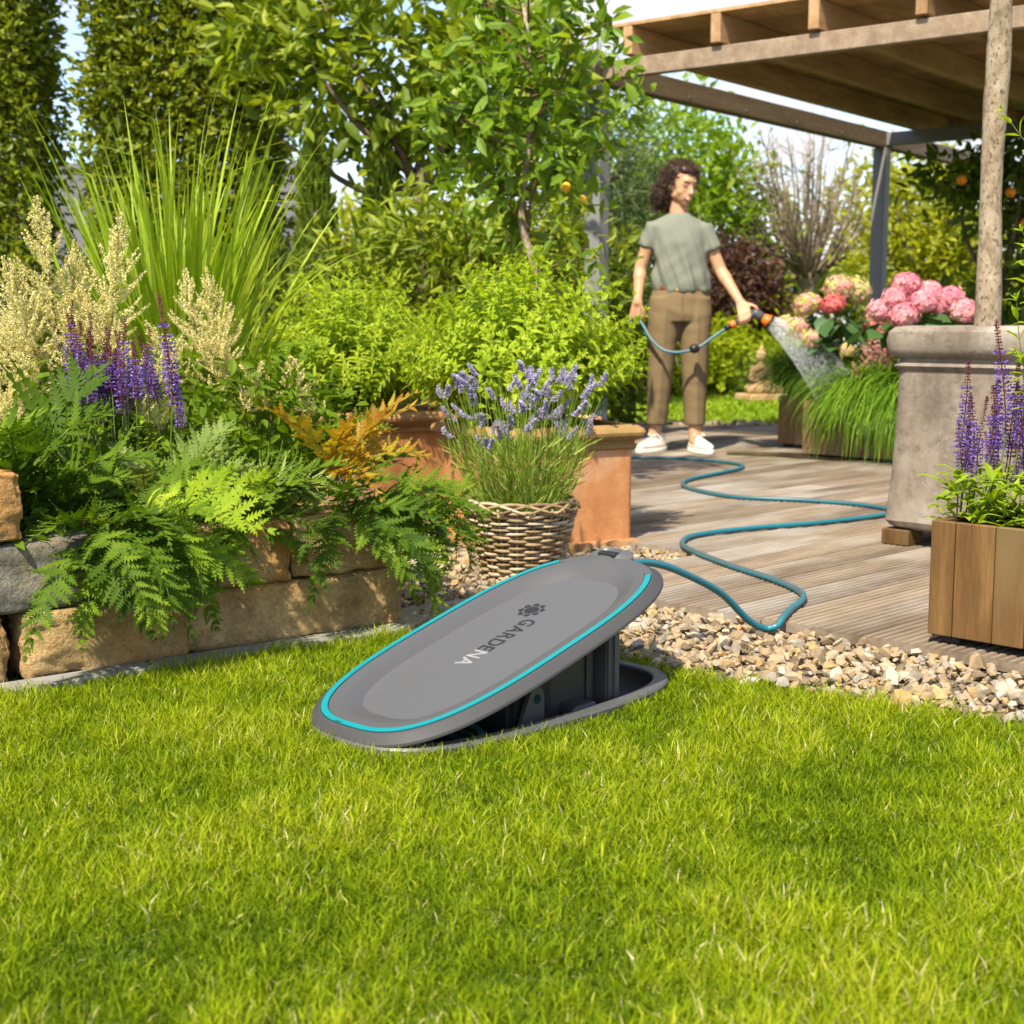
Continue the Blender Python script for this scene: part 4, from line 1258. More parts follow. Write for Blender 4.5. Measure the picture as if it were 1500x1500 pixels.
def astilbe(label, pos, plumes, leaves=10, grp='cream plume flowers'):
    t = thing('astilbe', label, 'flowering plant', tuple(pos), 0, grp)
    for (dx, dy, z, rx, ry, sc, kind) in plumes:
        st = np.array([(dx * .3, dy * .3, 0), (dx * .7, dy * .7, z * .5), (dx, dy, z)])
        V, F = tube(spline(st, 8), .0022, 5); g = G(); g.add(V, F); g.build('stem', m_twig, t)
        inst((pl if kind else pls)[rf.randrange(4 if kind else 2)], 'plume', t, (dx, dy, z), (R(rx), R(ry), rf.uniform(0, 6.28)), sc)
    g = G(); C, o = clumps((0, 0, .22), (.16, .16, .20), 40, 14, .03, np.random.default_rng(hash_i(label)))
    leaf_cloud(g, C, .045, .5, rg, LEAF8, LEAF8F, out=o); g.build('foliage', m_fern_m, t)
    return t
A1 = np.array([-1.12, 3.72, .27])
astilbe('tall cream astilbe with feathery plumes at the left edge', A1, [(-.05, 0, .44, 4, -4, 1.02, 1), (.06, .06, .42, -3, 8, .98, 1), (-.11, -.03, .36, 5, -16, .85, 1), (.02, -.06, .30, 12, 4, .85, 1), (-.19, .02, .30, 2, -24, .8, 1), (.12, .0, .30, 0, 20, .85, 1), (-.02, .02, .26, 16, -6, .8, 1), (.17, .04, .27, 0, 38, .8, 1), (-.26, .0, .26, 4, -20, .8, 1), (-.14, -.1, .2, 12, -15, .7, 1), (.07, -.08, .22, 14, 16, .7, 1), (-.32, -.04, .2, 4, -15, .8, 1), (.22, .0, .20, 6, 50, .8, 1), (-.08, -.05, .33, 8, -8, .9, 1), (.0, .08, .36, -4, 2, .95, 1), (-.24, -.06, .16, 10, -30, .7, 1), (.15, -.04, .22, 10, 26, .75, 1)])
astilbe('smaller cream astilbe right of the tall reed grass foot', (-.83, 4.0, .27), [(-.03, 0, .36, 0, -14, .8, 1), (.04, .02, .34, 2, 10, .85, 1), (.0, -.04, .28, 10, 0, .75, 1), (.09, 0, .26, 0, 30, .7, 1), (-.07, .0, .27, 4, -26, .7, 1)])
astilbe('low cream astilbe fading among the fern fronds in mid bed', (-.62, 3.86, .27), [(-.03, 0, .26, 6, -30, .8, 0), (.05, .02, .27, 2, 34, .9, 0), (.12, -.02, .24, 0, 45, .8, 0), (-.10, 0, .25, 0, -20, .8, 0)])

# ------------------------------------------------------------------ purple spikes (salvia)
def spike_mesh(name, L, seed, mats, w=.011, top=.45, fl=.0052, gap=.012):
    r = np.random.default_rng(seed)
    g = G()
    z = np.linspace(0, L, 10)
    b = np.stack([.012 * np.sin(z / L * 2 + seed), .012 * np.cos(z / L * 2.3 + seed), z], 1); b -= b[0]
    V, F = tube(b, np.linspace(.0019, .0009, 10), 5); g.add(V, F, .2, 1)
    Cp, Cc = [], []
    zz = L * .12
    while zz < L:
        u = zz / L
        c = np.array([np.interp(zz, z, b[:, 0]), np.interp(zz, z, b[:, 1]), zz])
        ww = w * (1 - u ** 2.2 * .72)
        k = 6
        a = r.uniform(0, 6.28) + np.arange(k) / k * 6.283
        ring = c + np.stack([np.cos(a), np.sin(a), np.full(k, .15)], 1) * ww * .62
        Cc.append(ring + rdir(k, r) * .001)
        if u < 1 - top * r.uniform(.7, 1.15):
            Cp.append(c + np.stack([np.cos(a + .4), np.sin(a + .4), np.full(k, .1)], 1) * ww * r.uniform(.85, 1.35, (k, 1)))
            Cp.append(c + np.stack([np.cos(a + .9), np.sin(a + .9), np.full(k, .3)], 1) * ww * r.uniform(.7, 1.1, (k, 1)))
        zz += gap * (1 - .55 * u)
    for C, mi, s in ((np.concatenate(Cc), 1, fl * .75), (np.concatenate(Cp) if Cp else None, 0, fl)):
        if C is None: continue
        n = len(C); c0 = np.stack([np.interp(C[:, 2], z, b[:, 0]), np.interp(C[:, 2], z, b[:, 1]), C[:, 2]], 1)
        o = nrm(C - c0 + np.array([0, 0, .0008]))
        X = nrm(o + .5 * rdir(n, r) + np.array([0, 0, .35])); N = rdir(n, r)
        T = np.array([(-.9, 0, 0), (.1, -.55, .25), (1, 0, 0), (.1, .55, .25), (.2, 0, .6)])
        g.add(*scatter(T, np.array([(0, 1, 4), (0, 4, 3), (1, 2, 4), (4, 2, 3)]), C, X, N, s * r.uniform(.7, 1.25, n), r.random(n), ), mi=mi)
    return g.mesh(name, mats)
sp = [spike_mesh('flower_spike', L, i, [m_purple, m_calyx], .0145, tp_) for i, (L, tp_) in enumerate([(.23, .5), (.20, .42), (.17, .6), (.25, .38), (.19, .5)])]
def salvia(label, pos, spikes, group, leafn, lr, stem_h, leafsize=.05, seed=1, bx=None):
    t = thing('salvia', label, 'flowering plant', tuple(pos), 0, group)
    r = np.random.default_rng(seed)
    for (dx, dy, z, rx, ry, sc) in spikes:
        V, F = tube(spline([(dx * .6, dy * .6, 0), (dx * .9, dy * .9, z * .6), (dx, dy, z)], 7), .0019, 5); g = G(); g.add(V, F); g.build('stem', m_stem, t)
        inst(sp[rf.randrange(5)], 'flower_spike', t, (dx, dy, z), (R(rx), R(ry), rf.uniform(0, 6.28)), sc)
    g = G()
    n = leafn
    C = np.stack([r.normal(0, lr[0], n), r.normal(0, lr[1], n), r.uniform(.0, stem_h, n)], 1)
    if bx: C[:, 0] = r.uniform(bx[0], bx[1], n); C[:, 1] = r.uniform(bx[2], bx[3], n); C = rotz(C, R(-45))
    out = nrm(np.stack([r.normal(size=n), r.normal(size=n), r.uniform(.0, .9, n)], 1))
    N = nrm(np.cross(np.cross(out, [0, 0, 1.]), out)); N *= np.sign(N[:, 2:3] + 1e-9)
    T = LANCE * np.array([1, 1.35, 1])
    g.add(*scatter(T, LEAF8F, C, out, N, leafsize * r.uniform(.6, 1.25, n), r.random(n)))
    g.build('foliage', m_bush, t)
    return t
salvia('purple salvia spikes in the bed in front of the cream plumes', (-.965, 3.60, .27), [(rf.uniform(-.13, .07), rf.uniform(-.05, .06), rf.uniform(.25, .33), rf.uniform(-6, 6), rf.uniform(-8, 8), rf.uniform(.75, 1.0)) for i in range(30)] + [(.118, -.02, .29, 0, 6, 1.1), (.128, 0, .27, 2, 10, 1.0), (.14, -.02, .22, 3, 14, .8)], 'salvia plants', 160, (.07, .05), .26, .045, 3)
pc = np.array([.964, 3.266]) + .10 * ED + .17 * BD
sx = []
for i, (px, z, s) in enumerate([(.035, .20, 1.0), (.055, .15, .8), (.085, .19, 1.0), (.075, .12, .85), (.115, .17, .95), (.135, .26, 1.15), (.155, .13, .8), (.17, .19, 1.05), (.20, .15, .95), (.185, .10, .75), (.225, .17, 1.05), (.245, .13, .8), (.27, .21, 1.15), (.30, .18, 1.0), (.28, .12, .8), (.33, .2, 1.0), (.36, .16, .9), (.4, .2, 1.0), (.06, .13, .9), (.235, .11, .9), (.14, .14, .9), (.045, .18, 1.0), (.10, .15, .9), (.125, .20, 1.), (.16, .22, 1.05), (.185, .17, .95), (.21, .20, 1.), (.25, .19, 1.), (.095, .21, 1.05)]):
    sx.append((px * 1.0 - .03, rf.uniform(-.02, .16) - .02, z - .085, rf.uniform(-4, 4), rf.uniform(-4, 4), s * .92))
salvia('purple salvia spikes growing in the hardwood planter box at the deck edge', (1.045, 3.345, .29), [(x, y, z + .045, rx, ry, s) for x, y, z, rx, ry, s in sx], 'salvia plants', 800, (.1, .1), .125, .058, 5, (-.04, .46, -.05, .25))

# ------------------------------------------------------------------ tall reed grass
t = thing('reed_grass', 'tall clump of upright reed grass towering behind the ferns', 'ornamental grass', (-1.04, 4.50, .26))
rb_ = np.random.default_rng(4)
def blade_mesh(L, lean, curve, w, kink, seed):
    n = 12; s = np.linspace(0, 1, n)
    a = R(lean) + R(curve) * s ** 2.0
    if kink: a = a + np.where(s > kink, R(55), 0)
    P = np.stack([np.cumsum(np.sin(a)) * L / n, np.zeros(n), np.cumsum(np.cos(a)) * L / n], 1); P -= P[0]
    wd = w * np.clip(np.minimum(.55 + 1.8 * s, (1 - s) * 2.1), 0, 1) / 2
    nx = np.stack([np.cos(a), np.zeros(n), -np.sin(a)], 1)
    tw = .5 * np.sin(seed + s * 2)
    sd = np.stack([np.zeros(n), np.ones(n), np.zeros(n)], 1) * np.cos(tw)[:, None] + nx * np.sin(tw)[:, None]
    V = np.concatenate([P - sd * wd[:, None], P + nx * (-.12 * wd)[:, None], P + sd * wd[:, None]])
    F = [(j * n + i, j * n + i + 1, (j + 1) * n + i + 1, (j + 1) * n + i) for j in range(2) for i in range(n - 1)]
    g = G(); r = np.concatenate([np.full(n, .45), np.full(n, .85), np.full(n, .45)]); g.add(V, F, r)
    return g.mesh('blade', m_misc, True)
bl = [blade_mesh(*a) for a in [(1.36, 2, 16, .0185, 0, 1), (1.26, 4, 28, .0190, 0, 2), (1.15, 3, 9, .0170, 0, 3), (1.02, 6, 34, .0170, 0, 4), (1.38, 3, 22, .0175, .86, 5), (.85, 5, 26, .0140, 0, 6), (.68, 8, 38, .0130, 0, 7), (1.25, 9, 66, .0160, 0, 8)]]
for i in range(286):
    k = rb_.choice(8, p=[.17, .16, .17, .14, .08, .13, .10, .05])
    az = rb_.uniform(0, 360); rad = abs(rb_.normal(0, .075))
    o = inst(bl[k], 'blade', t, (rad * math.cos(R(az)), rad * math.sin(R(az)), rb_.uniform(-.05, .02)), (R(rb_.normal(0, 7)), R(rb_.uniform(-4, 16)), R(az + rb_.normal(0, 50))), rb_.uniform(.78, 1.10))
long_b = blade_mesh(.95, 30, 75, .016, 0, 1.2)
for az, s, z in ((-12, 1.0, .08), (168, 1.05, .10), (-30, .8, .0), (200, .9, .05), (-4, .65, .0), (150, 1.15, .1)):
    inst(long_b, 'blade', t, (.02 * math.cos(R(az)), .02 * math.sin(R(az)), z), (0, 0, R(az)), s)

# ------------------------------------------------------------------ leafy bushes in the terracotta pots
def shoot_mesh(L, seed, pairs, ls=.042, wd=1.05):
    r = np.random.default_rng(seed)
    n = 14; s = np.linspace(0, 1, n)
    P = np.stack([.05 * L * np.sin(s * 3 + seed), .05 * L * np.sin(s * 2.2 + seed * 2), s * L], 1); P -= P[0]
    g = G(); V, F = tube(P, np.linspace(.0019, .0008, n), 4); g.add(V, F, .5, 1)
    C, X, N, S, A = [], [], [], [], []
    for i in range(pairs):
        u = .16 + .84 * i / (pairs - 1)
        c = np.array([np.interp(u, s, P[:, j]) for j in range(3)])
        sz = ls * (1.0 if u < .8 else 1.0 - 2.6 * (u - .8)) * r.uniform(.75, 1.15)
        for k in range(2 if u < .97 else 5):
            a = i * 1.57 + k * (math.pi if u < .97 else 1.26) + r.normal(0, .25)
            el = R(r.normal(12 + 38 * u ** 3, 14))
            d = np.array([math.cos(a) * math.cos(el), math.sin(a) * math.cos(el), math.sin(el)])
            C.append(c); X.append(d); N.append(np.array([-math.cos(a) * math.sin(el), -math.sin(a) * math.sin(el), math.cos(el)]))
            S.append(sz if u < .97 else ls * .42); A.append(np.clip(.30 + .5 * u + .16 * r.normal(), 0, 1))
    g.add(*scatter(LANCE * np.array([1, wd, 1.3]), LEAF8F, np.array(C), np.array(X), np.array(N), np.array(S), np.array(A)))
    return g.mesh('shoot', [m_bush, m_stem])
sh_o = [shoot_mesh(.40, 60 + i, 14 + i % 3, .046 + .004 * (i % 3), 1.75) for i in range(7)]
sh_l = [shoot_mesh(.40, 80 + i, 16 + i % 3, .050 + .004 * (i % 3), 1.0) for i in range(7)]
def bush(label, c, rx, rz, n, seed, group, spread=75, sh=None):
    t = thing('leafy_bush', label, 'bush', c, 0, group)
    r = np.random.default_rng(seed)
    for i in range(n):
        az = r.uniform(0, 2 * math.pi); el = math.acos(1 - r.random() * (1 - math.cos(R(spread))))
        f = r.uniform(.0, 1.0)
        base = np.array([math.cos(az) * math.sin(el) * rx, math.sin(az) * math.sin(el) * rx, math.cos(el) * rz]) * f * .45
        tl = min(el, R(62)) * .80
        o = inst(sh[r.integers(7)], 'shoot', t, tuple(base), (0, tl + r.normal(0, .12), az), (1, 1, (rz if el < R(40) else (rx * 1.1)) * (1 - .42 * f) / .40 * r.uniform(.82, 1.06)))
        k = o.scale[2]; w = .9 + .2 * r.random(); o.scale = (w, w, max(.45, min(k, 1.45)))
    return t
bush('bright green leafy bush filling the large terracotta planter', (.04, 4.97, .39), .47, .60, 290, 1, 'leafy bushes in terracotta planters', 88, sh_o)
bush('paler leafy bush behind the ferns in the farther terracotta planter', (-.60, 5.66, .40), .44, .58, 240, 2, 'leafy bushes in terracotta planters', 82, sh_l)

# ------------------------------------------------------------------ lavender in the basket
t = thing('lavender', 'lavender in flower growing out of the wicker basket', 'flowering plant', (.026, 4.265, .20))
r = np.random.default_rng(77)
lh = [spike_mesh('flower_spike', L, 200 + i, [m_lav, m_lavg], .0062, .08, .0050, .0075) for i, L in enumerate((.042, .055, .034, .048))]
gs = G()
for i in range(215):
    az = r.uniform(0, 2 * math.pi); q = r.random() ** .6
    lean = R(3 + 18 * q); L = r.uniform(.22, .45) * (1 - .10 * q)
    b = np.array([math.cos(az), math.sin(az), 0]) * .13 * q
    d = np.array([math.cos(az) * math.sin(lean), math.sin(az) * math.sin(lean), math.cos(lean)])
    bend = np.array([r.normal(0, .02), r.normal(0, .02), 0])
    P = spline([b, b + d * L * .5 + bend, b + d * L + bend * .6], 6)
    V, F = tube(P, .0010, 3, cap=False); gs.add(V, F, r.uniform(.2, 1))
    if i < 74:
        dd = nrm(P[-1] - P[-2])
        o = inst(lh[i % 4], 'flower_spike', t, tuple(P[-1]), Vector(dd).to_track_quat('Z', 'Y').to_euler(), r.uniform(.8, 1.25))
gs.build('stems', m_lavg, t)['kind'] = 'stuff'
g = G(); n = 1900
az = r.uniform(0, 6.283, n); q = r.random(n) ** .5; zz = r.random(n) ** 1.3 * .21
lean = .45 * q
C = np.stack([np.cos(az) * (.13 * q + zz * np.tan(lean)), np.sin(az) * (.13 * q + zz * np.tan(lean)), zz], 1)
X = nrm(np.stack([np.cos(az) * q * .7, np.sin(az) * q * .7, np.full(n, .8)], 1) + .55 * rdir(n, r))
T = np.array([(0, -.035, 0), (.5, -.05, 0), (1, 0, 0), (.5, .05, 0), (0, .035, 0)])
g.add(*scatter(T, np.array([(0, 1, 3), (0, 3, 4), (1, 2, 3)]), C, X, rdir(n, r), r.uniform(.03, .06, n), r.random(n)))
g.build('foliage', m_lavg, t)

# ------------------------------------------------------------------ planters by the woman
def mop(name, mats_m, seed, rad=.075, n=170):
    r = np.random.default_rng(seed); g = G()
    i = np.arange(n); ph = np.arccos(1 - 1.72 * (i + .5) / n); th = i * 2.39996
    D = np.stack([np.sin(ph) * np.cos(th), np.sin(ph) * np.sin(th), np.cos(ph) * .82], 1)
    P = D * rad * (1 + .085 * r.normal(size=(n, 1)))
    T, F = [(0, 0, .0)], []
    for k in range(4):
        a = k * math.pi / 2
        c, s = math.cos(a), math.sin(a)
        b = len(T)
        T += [(c * .45 - s * .42, s * .45 + c * .42, .08), (c * 1., s * 1., .02), (c * .45 + s * .42, s * .45 - c * .42, .08)]
        F += [(0, b + 2, b + 1), (0, b + 1, b)]
    T = np.array(T); N = nrm(D + .3 * rdir(n, r)); X = np.cross(N, rdir(n, r))
    g.add(*scatter(T, np.array(F), P, X, N, rad * .185 * r.uniform(.75, 1.25, n), np.clip(r.random(n) * .75 + .35 * (1 - D[:, 2]) * .5, 0, 1)))
    V, F = ellipsoid((0, 0, -.01), (rad * .86, rad * .86, rad * .68), 10, 6); g.add(V, F, .6)
    return g.mesh(name, mats_m)
hl_g = G(); V = LEAF8.copy(); V[:, 1] *= 1.9; hl_g.add(V, LEAF8F, .5); hleaf = hl_g.mesh('leaf', m_hleaf, True)
def hydrangea(label, base, stem_top, heads, nleaf, seed, lc, lr, stem=True):
    t = thing('hydrangea', label, 'flowering plant', base, 0, 'pink hydrangeas on stems')
    r = np.random.default_rng(seed)
    if stem:
        V, F = tube(spline([(0, 0, 0), (stem_top[0] * .5, 0, stem_top[2] * .5), stem_top], 8), .011, 8); g = G(); g.add(V, F); g.build('stem', m_stake, t)
    for (x, y, z, m, rad) in heads:
        inst(MOPS[m], 'flower_head', t, (x, y, z), (R(r.uniform(-15, 15)), R(r.uniform(-15, 15)), r.uniform(0, 6)), rad / .075)
        P = np.array([stem_top, (np.array(stem_top) + np.array([x, y, z])) / 2 + np.array([0, 0, -.02]), (x, y, z - .03)])
        V, F = tube(spline(P, 5), .004, 5); g = G(); g.add(V, F); g.build('twig', m_stem, t)
    for i in range(nleaf):
        d = nrm(r.normal(size=3)); d[2] = d[2] * .6
        p = np.array(lc) + d * np.array(lr) * r.uniform(.3, 1.)
        inst(hleaf, 'leaf', t, tuple(p), (R(r.uniform(-30, 30)), R(r.uniform(5, 60)), math.atan2(d[1], d[0]) + r.normal(0, .4)), r.uniform(.085, .15))
    return t
m_stake = plain('tan_stem', (.33, .19, .07), .7, .2)
MOPS = {'p': mop('flower_head', m_pink, 1), 'g': mop('flower_head', m_pinkg, 2), 'c': mop('flower_head', m_coral, 3)}
hydrangea('standard hydrangea with greenish pink heads above the spray', (1.77, 7.98, .31), (.06, 0, .30), [(.02, -.03, .64, 'g', .085), (.12, .02, .62, 'g', .09), (-.02, -.08, .55, 'c', .065), (-.14, 0, .55, 'g', .075), (-.20, -.02, .42, 'g', .07), (-.13, -.08, .36, 'g', .06), (.06, -.1, .30, 'g', .045), (.20, -.05, .42, 'c', .045), (.22, .04, .48, 'g', .05), (-.24, .1, .45, 'g', .05)], 46, 4, (0, 0, .42), (.24, .2, .2))
hydrangea('hydrangea with a cluster of clear pink heads behind the grey stone pot', (2.05, 7.44, .31), (0, 0, .42), [(-.03, 0, .645, 'p', .072), (-.09, -.03, .575, 'p', .066), (.10, .03, .60, 'p', .076), (.04, -.06, .555, 'p', .072), (-.16, 0, .51, 'p', .066), (-.06, -.08, .485, 'p', .076), (.20, 0, .575, 'p', .070), (.26, -.03, .51, 'p', .076), (.16, .02, .54, 'p', .062)], 34, 9, (.03, 0, .42), (.30, .2, .14))
ppl = [plume_mesh('plume', [m_pinka, m_twig], .24, .10, 14, 90 + i, .006, .5) for i in range(2)]
t = thing('pink_astilbe', 'pink feathery astilbe beside the hydrangea stem', 'flowering plant', (1.98, 7.72, .31))
for dx, dy, z, ry, s in ((0, 0, .20, -6, 1.1), (-.06, .02, .17, -16, 1.0), (.06, .03, .17, 12, 1.0), (.1, -.04, .08, 22, .9), (-.1, -.04, .06, -22, .8), (.14, -.08, .02, 14, .8), (.02, -.05, .12, 4, 1.)):
    V, F = tube([(dx * .4, dy * .4, 0), (dx, dy, z)], .003, 5); g = G(); g.add(V, F); g.build('stem', m_twig, t)
    inst(ppl[rf.randrange(2)], 'plume', t, (dx, dy, z), (0, R(ry), rf.uniform(0, 6)), s)
g = G(); C, o = clumps((0, 0, .08), (.2, .15, .1), 30, 12, .03, rg); leaf_cloud(g, C, .05, .4, rg, LEAF8, LEAF8F); g.build('foliage', m_fern_m, t)
def feather_grass(label, c, m, n, L, w0, seed, a0=.34, cu=(1.5, 2.9)):
    """a mop of thread-like blades that rise and fall over the planter's front; w0 = half length along the planter"""
    t = thing('feather_grass', label, 'ornamental grass', (c[0], c[1], c[2]), 0, 'feather grasses in the planters')
    r = np.random.default_rng(seed)
    k = 9; g = G()
    u0 = r.uniform(-w0, w0, n); az = r.normal(R(-112), 1.0, n)
    b = np.stack([u0 * ED[0], u0 * ED[1], np.zeros(n)], 1) + r.normal(0, .02, (n, 3)) * np.array([1, 1, 0])
    a = np.abs(r.normal(a0, a0 * .8, n)); cur = r.uniform(cu[0], cu[1], n); l = L * r.uniform(.55, 1.1, n)
    P = np.zeros((n, k, 3)); P[:, 0] = b
    for i in range(1, k):
        s = i / (k - 1); ang = np.minimum(a + cur * s ** .9, 2.95)
        st = np.stack([np.cos(az) * np.sin(ang), np.sin(az) * np.sin(ang), np.cos(ang)], 1)
        P[:, i] = P[:, i - 1] + st * (l / (k - 1))[:, None]
    sd = np.stack([-np.sin(az), np.cos(az), np.zeros(n)], 1)
    wd = .0032 * np.sin(np.linspace(.5, 3.1, k))
    V = np.stack([P - sd[:, None] * wd[None, :, None], P + sd[:, None] * wd[None, :, None]], 2).reshape(n, 2 * k, 3)
    F = np.array([(2 * i, 2 * i + 1, 2 * i + 3, 2 * i + 2) for i in range(k - 1)])
    F = (F[None] + (np.arange(n) * 2 * k)[:, None, None]).reshape(-1, 4)
    g.add(V.reshape(-1, 3), F, np.repeat(r.random(n), 2 * k)); o = g.build('blades', m, t); o['kind'] = 'stuff'
    return t
q = np.array([1.60, 7.89]) + .62 * ED + .19 * BD
feather_grass('mop of long bright green feather grass spilling over the wet planter front', (q[0] - .02, q[1] + .02, .31), m_stipa, 5200, .56, .36, 3)
q = np.array([1.568, 8.451]) + .17 * ED + .15 * BD
feather_grass('darker green feather grass behind the water spray', (q[0] - .02, q[1], .33), m_stipa_d, 3800, .56, .14, 4, .16, (1.3, 2.3))

# shrub with lance leaves at the right edge, in the hardwood planter
t = thing('lance_leaf_shrub', 'shrub with narrow bright leaves at the right edge, behind the salvia', 'shrub', (1.30, 3.30, .29))
ss = [shoot_mesh(.42, 160 + i, 9, .075) for i in range(3)]
r = np.random.default_rng(6)
for i, (x, y, z, ry, rz_, s) in enumerate([(-.03, 0, .12, -14, 0, 1.0), (.0, .03, .24, -22, 10, 1.0), (.02, 0, .34, -30, -20, .9), (.03, .02, .5, -18, 20, .9), (.05, .0, .62, -28, 0, .95), (.04, .04, .75, -32, 30, .9), (.08, 0, .3, 20, 40, 1.), (.08, .05, .5, 25, 80, 1.), (.06, .05, .8, 10, 10, 1.), (.04, 0, .72, -40, -10, .8), (.02, .0, .16, -35, 0, .7)]):
    inst(ss[i % 3], 'shoot', t, (x, y, z), (R(r.uniform(-15, 15)), R(ry), R(rz_)), s)
g = G(); V, F = tube(spline([(0, .02, 0), (.03, .02, .4), (.05, .03, .95)], 10), np.linspace(.007, .003, 10), 6); g.add(V, F); g.build('stem', m_twig, t)
# ------------------------------------------------------------------ pergola
PA = np.array([.525, 8.48]); PD = np.array([.6175, .7866]); PN = np.array([.7866, -.6175])
m_post = plain('grey_post_paint', (.20, .20, .20), .5, .4, var=.06, scale=8)
pang = math.atan2(PD[1], PD[0])
pg = thing('pergola', 'wooden pergola roof on grey posts over the deck', 'pergola', (PA[0], PA[1], .03), pang)
def pbox(name, s0, s1, o0, o1, z0, z1, m, b=.004):
    """s along the front beam, o = distance under the roof (towards local -y)"""
    V, F = bbox(s1 - s0, abs(o1 - o0), z1 - z0, b, (0, 0, 0)); g = G(); g.add(V, F)
    o = g.build(name, m, pg); o.location = ((s0 + s1) / 2, -(o0 + o1) / 2, (z0 + z1) / 2 - .03); return o
def ppost(s, o, w, zt): return pbox('post', s - w / 2, s + w / 2, o - w / 2, o + w / 2, .031, zt, m_post, .006)
for s in (-.06, 3.84): ppost(s, .0 + .001, .105, 2.108)
for s in (-.06, 3.84): ppost(s, 3.6, .105, 2.108)
b1 = pbox('beam', -.12, 6.0, -.045, .045, 2.11, 2.236, m_beam)
pbox('beam', -.12, 6.0, 3.555, 3.645, 2.11, 2.236, m_beam)
for i in range(8):
    x = .15 + i * .72
    V, F = ellipsoid((0, 0, 0), (.008, .004, .008), 8, 5); g = G(); g.add(V, F); q = g.build('bolt', m_strip, b1); q.location = (x - 2.94, .047 * -1, -.03)
for i, s in enumerate((-.06, 3.84)):
    pbox('cross_beam', s - .03, s + .03, .047, 3.553, 2.125, 2.225, m_post if s == 3.84 else m_beam)
for o in (.24, .80, 1.37, 1.94, 2.5, 3.06):
    pbox('joist', -.12, 4.5, o - .03, o + .03, 2.238, 2.39, m_joist)
pbox('fascia', 4.503, 4.533, .10, 3.7, 2.30, 2.41, m_joist)
i = 0
s = -.12
while s < 4.48:
    pbox('roof_board', s, s + .142, .12, 3.75, 2.392, 2.412, m_joist, .002); s += .146

# ------------------------------------------------------------------ the trunk in the grey pot, crown above the view
t = thing('potted_tree', 'slim pale speckled tree trunk standing in the grey stone pot', 'tree', (1.563, 4.75, .66))
zz = np.linspace(0, 1.9, 40)
P = np.stack([.004 * np.sin(zz * 7) + -.022 * zz - .008 * np.cos(zz * 3.1) + .008, .01 * np.sin(zz * 4), zz], 1)
V, F = tube(P, .0385 + .0025 * np.sin(zz * 9) + .006 * np.exp(-zz * 9) - .002 * zz, 20)
V = np.array(V); V += np.array([[noise.noise(Vector(v) * 14) * .0025, noise.noise(Vector(v) * 14 + Vector((9, 0, 0))) * .0025, 0] for v in V])
g = G(); g.add(V, F); g.build('trunk', m_trunk, t, True)
for k in range(7):
    a = k * .9; e = P[-1]
    V, F = tube(spline([e - np.array([0, 0, .15]), e + np.array([.2 * math.cos(a), .2 * math.sin(a), .15]), e + np.array([.4 * math.cos(a), .4 * math.sin(a), .42])], 7), np.linspace(.017, .006, 7), 6)
    g = G(); g.add(V, F); g.build('branch', m_trunk, t, True)
g = G(); C, o = clumps(P[-1] + np.array([0, 0, .45]), (.5, .5, .4), 70, 22, .06, np.random.default_rng(5)); leaf_cloud(g, C, .06, .4, rg, LEAF8, LEAF8F, out=o); g.build('crown', m_f_citrus, t)

# ------------------------------------------------------------------ trees and hedges
def branchy(t, base, tops, r0, m, n=9, name='branch', seed=0):
    rr = np.random.default_rng(seed)
    for tp in tops:
        b = np.array(base, float); e = np.array(tp, float)
        mid = (b + e) / 2 + rr.normal(0, .06, 3) * np.linalg.norm(e - b)
        V, F = tube(spline([b, mid, e], n), np.linspace(r0, r0 * .25, n), 6)
        g = G(); g.add(V, F); g.build(name, m, t, True)
def tree(label, base, trunk_h, tr, crowns, leaf, nleaf, m, cat='tree', name='tree', seed=0, up=.4, T=LEAF4, TF=LEAF4F, group=None, spread=.16, per=16, mb=None, shell=.35, limbs=7):
    """crowns: (centre, radii, share) in local metres"""
    t = thing(name, label, cat, base, 0, group)
    r = np.random.default_rng(seed)
    mb = mb or m_bark
    if trunk_h > 0:
        zz = np.linspace(-.05, trunk_h, 9)
        V, F = tube(np.stack([.03 * trunk_h * np.sin(zz * 2 + seed), .03 * trunk_h * np.cos(zz * 1.7), zz], 1), np.linspace(tr, tr * .7, 9), 9)
        g = G(); g.add(V, F); g.build('trunk', mb, t, True)
        c0 = np.array(crowns[0][0]); r0 = np.array(crowns[0][1])
        branchy(t, (0, 0, trunk_h - .05), [c0 + nrm(r.normal(size=3)) * r0 * .75 for _ in range(limbs)], tr * .5, mb, seed=seed)
    g = G()
    for c, rd, shr in crowns:
        nc = max(3, int(nleaf * shr / per))
        C, o = clumps(c, rd, nc, per, spread, r, shell)
        leaf_cloud(g, C, leaf, up, r, T, TF, out=o)
    g.build('crown', m, t)
    return t
